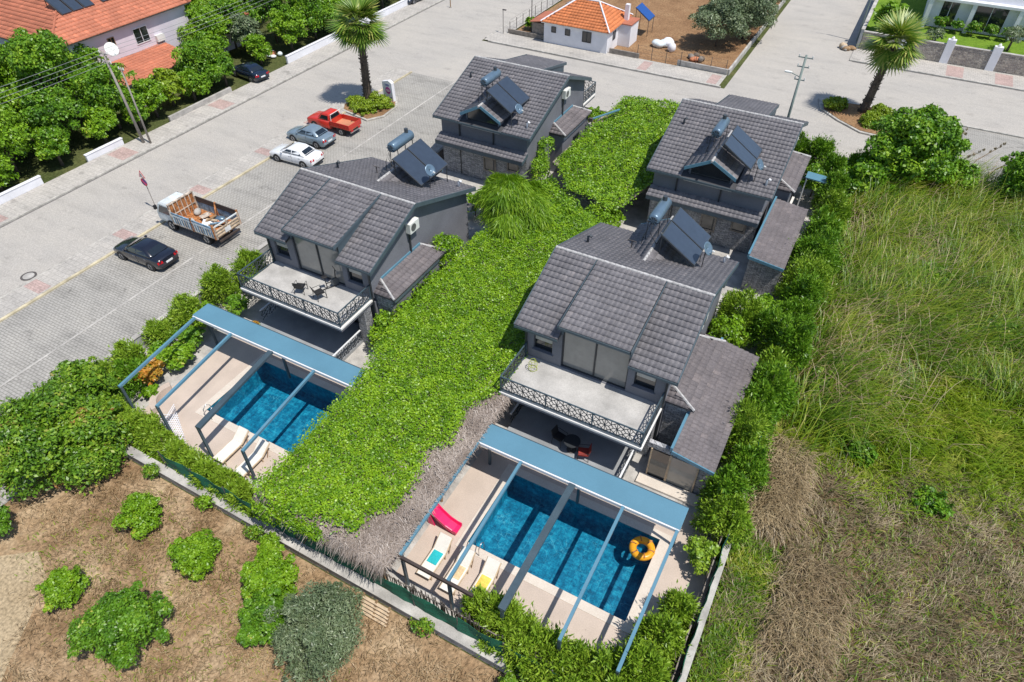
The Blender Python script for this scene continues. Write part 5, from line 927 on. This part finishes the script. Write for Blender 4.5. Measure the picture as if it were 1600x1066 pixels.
for k,(dx,dy) in enumerate(((0,0),(0,1.15),(0,2.3),(0,4.2),(0,5.35))):
    c=MB().slab([(-67.9+dx,36.6+dy,8.5),(-65.9+dx,36.6+dy,7.35),(-65.9+dx,37.65+dy,7.35),(-67.9+dx,37.65+dy,8.5)],(.05,0,.08)); p=thing('solar_collector','dark solar collector on the red roof, %s from the lower left'%ords[k],'solar panel',(0,0,0),0,'collectors on the red roof'); c.build('frame','solar_edge',p); MB().slab([(-67.82,36.68+dy,8.50),(-65.88,36.68+dy,7.385),(-65.88,37.57+dy,7.385),(-67.82,37.57+dy,8.50)],(.055,0,.09)).build('glass','solar_glass',p)
    for yy in(36.7,37.5): MB().bar((-66.0,yy+dy,6.9),(-66.0,yy+dy,7.35),.05).build('leg','solar_edge',p); MB().bar((-67.8,yy+dy,7.3),(-67.8,yy+dy,8.5),.05).build('leg','solar_edge',p)
hip_house('red_roof_house','small red roofed outbuilding behind the large pale house',-70,-63.5,49.5,55,2.6,-67.5,-66,52.2,4.2,'lavender_wall','tile_red',.4,.4,.45,'tile_red')
hip_house('red_roof_house','far red roofed house at the top left edge',-72,-66,71,77,3,-70,-68.5,74,4.8,'lavender_wall','tile_red',.4,.4,.45,'tile_red')
# roadside garden walls
for i,(a,c,h,lab) in enumerate(((12,23.5,.7,'nearest the black sedan'),(27.5,31,.6,'beside the two poles'),(36,43.5,.5,'below the garden dish'),(51.5,62,.8,'beside the tall palm'),(64,82,.8,'near the top of the road'))): wall('garden_wall','white painted roadside garden wall '+lab,-55.15,-54.92,a,c,h,'wall_white' if i!=2 else 'concrete','wall_white' if i!=2 else None)
wall('garden_wall','grey plastered wall at the corner of the side road',-2.75,-2.45,84.85,104,2.1,'concrete_grey','concrete'); 
sw=wall('stone_wall','rubble stone wall with white pillars before the lawn',-2.4,40,84.85,85.15,1.9,'rubble','concrete')
for x in(3.9,8.1,12.4): MB().box(x-.05,x+.75,-.1,.42,0,2.45).build('pillar','wall_white',sw,bev=.02); MB().tube([(x+.35,.16,2.43),(x+.35,.16,2.6),(x+.35,.16,2.75)],[.1,.17,.04],10).build('pillar_lamp','ac_white',sw)
t=thing('modern_house','modern white house with dark windows beyond the lawn','house',(2.8,91.6,1.5)); MB().box(0,30,0,12,0,6).build('wall','wall_white',t); MB().box(-.3,30.3,-.8,12,2.9,3.15).build('slab','wall_white',t)
for c,w_ in((2.2,1.6),(6.2,3.0),(11.0,2.8)): win(t,'y',c,.25,2.7,w_,0,'wall_white',True)
for x in(.0,4.2,8.6,13): MB().box(x,x+.4,-.75,-.35,0,2.9).build('column','wall_white',t)
# ------------------------------------------------------------------ poles, signs, cables
def pole(label,x,y,h,mat,arms,lean=(0,0),lamp=None,r=.13):
    t=thing('utility_pole',label,'pole',(x,y,0)); top=Vector((lean[0],lean[1],h)); MB().tube([(0,0,0),top],[r,r*.65],9).build('shaft',mat,t,smooth=True)
    for k,(z,w_) in enumerate(arms):
        p=top*(z/h); MB().bar(p-Vector((w_,0,0)),p+Vector((w_,0,0)),.07).build('cross_arm',mat,t)
        for sg in(-1,1): MB().tube([p+Vector((sg*w_*.9,0,.03)),p+Vector((sg*w_*.9,0,.2))],.045,7).build('insulator','ac_white',t)
    if lamp:
        p=top*(lamp/h); MB().bar(p,p+Vector((-.7,-.1,.25)),.05).build('lamp_arm',mat,t); MB().box(-.28,.28,-.11,.11,-.06,.06).build('lamp_head','ac_white',t,loc=p+Vector((-.95,-.12,.3)),bev=.03)
    return t
pole('grey green utility pole with cross arms and street lamp behind the far right villa',-5.0,56.6,8.1,'pole_green',[(7.9,.55),(7.2,.45),(6.2,.4)],(0,0),6.4)
pole('thick wooden utility pole leaning at the roadside garden',-53.7,32.0,7.6,'pole_grey',[(7.4,.5),(6.7,.5)],(-.9,.2)); pole('slim wooden utility pole beside the leaning one',-53.05,32.2,6.6,'pole_grey',[(6.4,.3)],(0,0),None,.09)
def cable(label,a,c,sag):
    a=Vector(a);c=Vector(c); m=thing('power_cable',label,'cable',a); MB().tube([(c-a)*(k/14)-Vector((0,0,sag*4*(k/14)*(1-k/14))) for k in range(15)],.014,5).build('wire','cable',m)
for i,(dx,dz) in enumerate(((-.45,0),(.45,0),(-.45,-.7),(.45,-.7))):
    cable('overhead cable running left from the leaning pole, %s of four'%ords[i],(-54.6+dx,32.2,7.55+dz),(-58+dx*1.5,4,7.8+dz),.5); cable('overhead cable running up the road from the leaning pole, %s of four'%ords[i],(-54.6+dx,32.2,7.55+dz),(-58+dx,82,8+dz),.9)
t=thing('traffic_sign','round and triangular traffic signs on a thin pole by the truck','sign',(-44.1,25.2,.09)); MB().tube([(0,0,0),(-.05,0,3.0)],.03,7).build('post','pole_grey',t)
MB().tube([(-.05,-.03,2.25),(-.05,-.055,2.25)],.30,20).build('round_sign','sign_blue',t); b=MB(); n=24
b.add([(-.05+r*math.cos(2*math.pi*k/n),-.06,2.25+r*math.sin(2*math.pi*k/n)) for k in range(n) for r in(.24,.31)],[(2*k,2*k+1,(2*k+3)%(2*n),(2*k+2)%(2*n)) for k in range(n)]); b.bar((-.22,-.062,2.42),(.12,-.062,2.08),.06,.01); b.build('red_ring','sign_red',t)
MB().slab([(-.38,-.03,2.62),(.28,-.03,2.62),(-.05,-.03,3.2)],(0,-.02,0)).build('triangle_sign','sign_red',t); MB().slab([(-.27,-.053,2.68),(.17,-.053,2.68),(-.05,-.053,3.07)],(0,-.01,0)).build('triangle_face','ac_white',t); MB().box(-.08,-.02,-.075,-.064,2.74,2.92).build('symbol','black_plastic',t)
t=thing('sign_board','white upright sign board with a magenta roundel by the tall palm','sign',(-40.0,49.0,.16),R(-8)); MB().slab([(-.62,0,0),(.62,0,0),(.58,0,1.75),(.2,0,1.95),(-.66,0,1.7)],(0,.35,0)).build('board','wall_white',t,bev=.02); MB().tube([(.05,-.003,.98),(.05,-.012,.98)],.33,24).build('roundel','magenta',t)
for z,w_ in((1.03,.2),(.95,.24),(.88,.16)): MB().box(.05-w_,.05+w_,-.018,-.013,z,z+.035).build('roundel_lettering','ac_white',t)
for z,xa,xb in((1.5,-.3,.3),(1.4,-.22,.22),(.3,-.4,-.25),(.3,-.05,.1),(.3,.28,.42)): MB().box(xa,xb,-.012,-.003,z,z+(.06 if z>1 else .12)).build('lettering','sign_blue',t)
t=thing('corner_lamp','slim dark street lamp on the corner left of the small white house','lamp',(-39.3,70.3,.09)); MB().tube([(0,0,0),(0,0,2.6)],.035,8).build('post','iron',t); MB().box(-.05,.4,-.08,.08,2.55,2.65).build('head','iron',t)
t=thing('street_pole','tall thin pole beside the small white house','pole',(-36.2,71.4,0)); MB().tube([(0,0,0),(0,0,6)],.05,8).build('shaft','iron',t); MB().bar((0,0,5.9),(-.8,0,6.1),.04).build('arm','iron',t)
t=thing('street_pole','dark lamp pole at the corner of the side road','pole',(-2.95,87.5,0)); MB().tube([(0,0,0),(0,0,7)],.08,8).build('shaft','pole_green',t); MB().bar((0,0,6.9),(-1.2,0,7.1),.06).build('arm','pole_green',t)
t=thing('bollard','thin brown post standing in the road at the top','post',(-49.8,75.5,0)); MB().tube([(0,0,0),(0,0,1.3)],.06,8).build('shaft','wood',t); MB().tube([(0,0,0),(0,0,.08)],.2,10).build('base','concrete',t)
t=thing('manhole_cover','round iron manhole cover at the road edge','manhole',(-44.95,15.5,.008)); MB().tube([(0,0,0),(0,0,.012)],.5,28).build('ring','iron',t); MB().tube([(0,0,.013),(0,0,.02)],.36,24).build('cover','concrete',t); 
# ------------------------------------------------------------------ pool side and balcony things
def lounger(label,x,y,cloth,ccol):
    t=thing('sun_lounger',label,'lounger',(x,y,0)); 
    for sg in(-1,1):
        MB().bar((sg*.32,-1.0,.3),(sg*.32,.35,.3),.05).build('side_rail','wood_pale',t); MB().bar((sg*.32,.35,.3),(sg*.32,.95,.72),.05).build('back_rail','wood_pale',t)
        for yy in(-.85,.25): MB().bar((sg*.32,yy,0),(sg*.32,yy,.3),.05).build('leg','wood_pale',t)
        MB().bar((sg*.32,.8,.6),(sg*.32,.55,0),.03).build('prop','wood',t)
    MB().box(-.3,.3,-1.0,.35,.31,.35).build('seat_sling','cushion',t); MB().slab([(-.3,.35,.33),(.3,.35,.33),(.3,.95,.75),(-.3,.95,.75)],(0,-.02,.03)).build('back_sling','cushion',t)
    if cloth: 
        q=tag(MB().box(-.24,.24,-.35,.28,.352,.372).build('towel',ccol,None,loc=(x,y,.003),bev=.008),cloth,'towel')
lounger('sun lounger with a teal towel, left of the three by the right pool',-9.95,11.3,'teal towel spread on the left sun lounger','teal_cloth'); lounger('sun lounger with a tan towel, middle of the three by the right pool',-8.72,11.2,'tan towel spread on the middle sun lounger','tan_cloth'); lounger('sun lounger with a yellow towel, right of the three by the right pool',-7.5,11.3,'yellow towel spread on the right sun lounger','yellow_cloth')
lounger('sun lounger nearest the lattice screen by the left pool',-22.3,11.5,None,None); lounger('sun lounger at the right end of the left pool deck',-20.8,11.4,None,None)
t=thing('garden_slide','pink red plastic slide beside the thatch canopy','slide',(-11.3,13.0,0)); pr=[]
for x,z in((0,1.0),(.2,.98),(.55,.62),(.95,.32),(1.3,.2),(1.5,.2)): pr.append([(x,-.28,z+.16),(x,-.24,z+.17),(x,-.2,z),(x,.2,z),(x,.24,z+.17),(x,.28,z+.16),(x,.28,z-.06),(x,-.28,z-.06)])
MB().loft(pr).build('chute','red_plastic',t,smooth=False); MB().slab([(0,-.28,0),(.35,-.28,0),(.12,-.28,.95),(0,-.28,.95)],(0,.05,0)).build('support','red_plastic',t); MB().slab([(0,.23,0),(.35,.23,0),(.12,.23,.95),(0,.23,.95)],(0,.05,0)).build('support','red_plastic',t)
for z in(.3,.6): MB().bar((.03,-.25,z),(.03,.25,z),.06).build('rung','red_plastic',t)
t=thing('ring_float','orange inflatable ring floating in the right pool','float',(-2.15,16.2,-.12)); rg=[[((.42+.17*math.cos(2*math.pi*j/12))*math.cos(a),(.42+.17*math.cos(2*math.pi*j/12))*math.sin(a),.13+.17*math.sin(2*math.pi*j/12)) for j in range(12)] for a in [2*math.pi*k/28 for k in range(29)]]; MB().loft(rg,cap=False).build('ring','orange_vinyl',t,smooth=True)
for k in range(6): a=k*1.047; MB().slab([((.42-.14)*math.cos(a+q)*1,(.42-.14)*math.sin(a+q),.30) for q in(-.08,.08)]+[(.56*math.cos(a+.06),.56*math.sin(a+.06),.30),(.56*math.cos(a-.06),.56*math.sin(a-.06),.30)],(0,0,.006)).build('seam','rust',t)
def chair(label,x,y,z,rz,seat='black_plastic',frame='black_plastic'):
    t=thing('armchair',label,'chair',(x,y,z),rz)
    MB().box(-.26,.26,-.25,.25,.40,.45).build('seat',seat,t,bev=.015); MB().slab([(-.25,.24,.46),(.25,.24,.46),(.25,.34,.88),(-.25,.34,.88)],(0,.03,0)).build('backrest',seat,t)
    for sx in(-1,1):
        for sy in(-.24,.24): MB().tube([(sx*.29,sy*1.15,0),(sx*.28,sy,.42)],.016,6).build('leg',frame,t)
        MB().tube([(sx*.29,-.28,0),(sx*.30,-.27,.62),(sx*.29,.30,.66)],.016,6).build('armrest',frame,t)
chair('black metal chair on the left villa balcony, nearer the door middle',-24.8,20.35,3.03,R(200)); chair('black metal chair on the left villa balcony, nearer the railing corner',-23.5,20.45,3.03,R(160))
chair('dark chair left of the round terrace table',-7.95,19.7,.2,R(80)); chair('chair with red cushion right of the round terrace table',-6.5,19.4,.2,R(-70),'red_cloth')
t=thing('terrace_table','round dark table between the two terrace chairs','table',(-7.2,19.55,.2)); MB().tube([(0,0,.68),(0,0,.72)],.42,24).build('table_top','frame_dark',t); MB().tube([(0,0,0),(0,0,.68)],.04,8).build('pedestal','iron',t); MB().tube([(0,0,0),(0,0,.03)],.25,14).build('base','iron',t)
t=thing('exercise_bike','black exercise bike standing before the left villa balcony door','bike',(-23.55,21.45,3.03),R(60)); b=MB(); b.tube([(-.5,0,.05),(.5,0,.05)],.03,6); b.tube([(-.2,0,.05),(-.25,0,.85)],.03,6); b.tube([(.3,0,.05),(.42,0,1.15)],.03,6); b.tube([(-.2,0,.4),(.35,0,.4)],.03,6); b.build('frame','black_plastic',t); MB().box(-.42,-.1,-.12,.12,.85,.93).build('saddle','black_plastic',t,bev=.03); MB().tube([(.3,-.05,.35),(.3,.05,.35)],.25,18).build('flywheel','tank_end',t); MB().tube([(.42,-.28,1.2),(.42,.28,1.2)],.02,6).build('handlebar','black_plastic',t)
t=thing('plant_stand','green wire plant stand on the right villa balcony','plant stand',(-10.3,21.2,3.03)); b=MB()
for z,r in((.05,.22),(.35,.25),(.6,.15)): b.tube([(r*math.cos(k*.524),r*math.sin(k*.524),z) for k in range(13)],.012,5)
for k in range(4): a=k*1.571; b.tube([(.24*math.cos(a),.24*math.sin(a),0),(.15*math.cos(a),.15*math.sin(a),.62)],.012,5)
b.build('wire_frame','lime_leaf',t)
t=thing('lattice_screen','white diamond lattice screen lying by the left pool deck','screen',(-26.9,10.9,.12),R(-30)); b=MB()
for k in range(-4,10): b.bar((k*.18,0,0),(k*.18+.9,.9,.25),.035,.02); b.bar((k*.18+.9,0,.02),(k*.18,.9,.27),.035,.02)
b.build('lattice','wall_white',t)
t=thing('curved_bench','beige curved garden bench on the left pool deck','bench',(-27.5,12.4,0)); MB().loft([[(math.cos(a)*r,math.sin(a)*r,z) for r,z in((.9,.0),(.9,.42),(1.25,.42),(1.25,0))] for a in [R(150+k*12) for k in range(10)]]).build('seat','deck',t)
t=thing('folded_parasol','beige folded parasol beside the far left villa bay','parasol',(-18.2,49.4,0)); MB().tube([(0,0,0),(0,0,2.6)],.03,7).build('pole','wood',t); MB().tube([(0,0,1.0),(0,0,1.5),(0,0,2.5)],[.28,.22,.04],10).build('canopy','beige_cloth',t)
t=thing('awning_bar','blue awning arm at the front corner of the far left villa','awning',(-19.2,49.0,2.9)); MB().bar((0,0,0),(1.6,2.2,.3),.14,.1).build('arm','steel_blue',t); MB().box(-.15,.15,-.1,.1,-.2,.1).build('bracket','iron',t)
t=thing('side_canopy','small blue metal canopy behind the far right villa','canopy',(-1.9,48.4,0)); MB().slab([(0,0,2.5),(1.9,.0,2.4),(1.9,1.0,2.4),(0,1.0,2.5)],(0,0,.08)).build('roof','steel_blue',t); 
for x,y in((.1,.1),(1.8,.1),(1.8,.9)): MB().box(x-.04,x+.04,y-.04,y+.04,0,2.45).build('post','steel_white',t)
t=thing('flower_pot','red flower pot at the end of the left villa terrace','pot',(-27.6,18.6,0)); MB().tube([(0,0,0),(0,0,.4)],[.18,.26],12).build('pot','terracotta',t); foliage([(0,0,.55,.3,.3,.22)],260,.14,'citrus',t,'leaves'); foliage([(0,0,.66,.3,.3,.2)],160,.12,'orange_flower',t,'blossom')
t=thing('wood_pallet','wooden pallet leaning on the field wall','pallet',(-10.8,8.2,0)); 
for k in range(5): MB().bar((-.7,-.02+k*.085-.3,.12+k*.16),(.7,-.02+k*.085-.3,.12+k*.16),.12,.03).build('slat','wood_pale',t)
for x in(-.65,0,.65): MB().bar((x,-.36,.0),(x,.12,.88),.09,.07).build('stringer','wood',t)
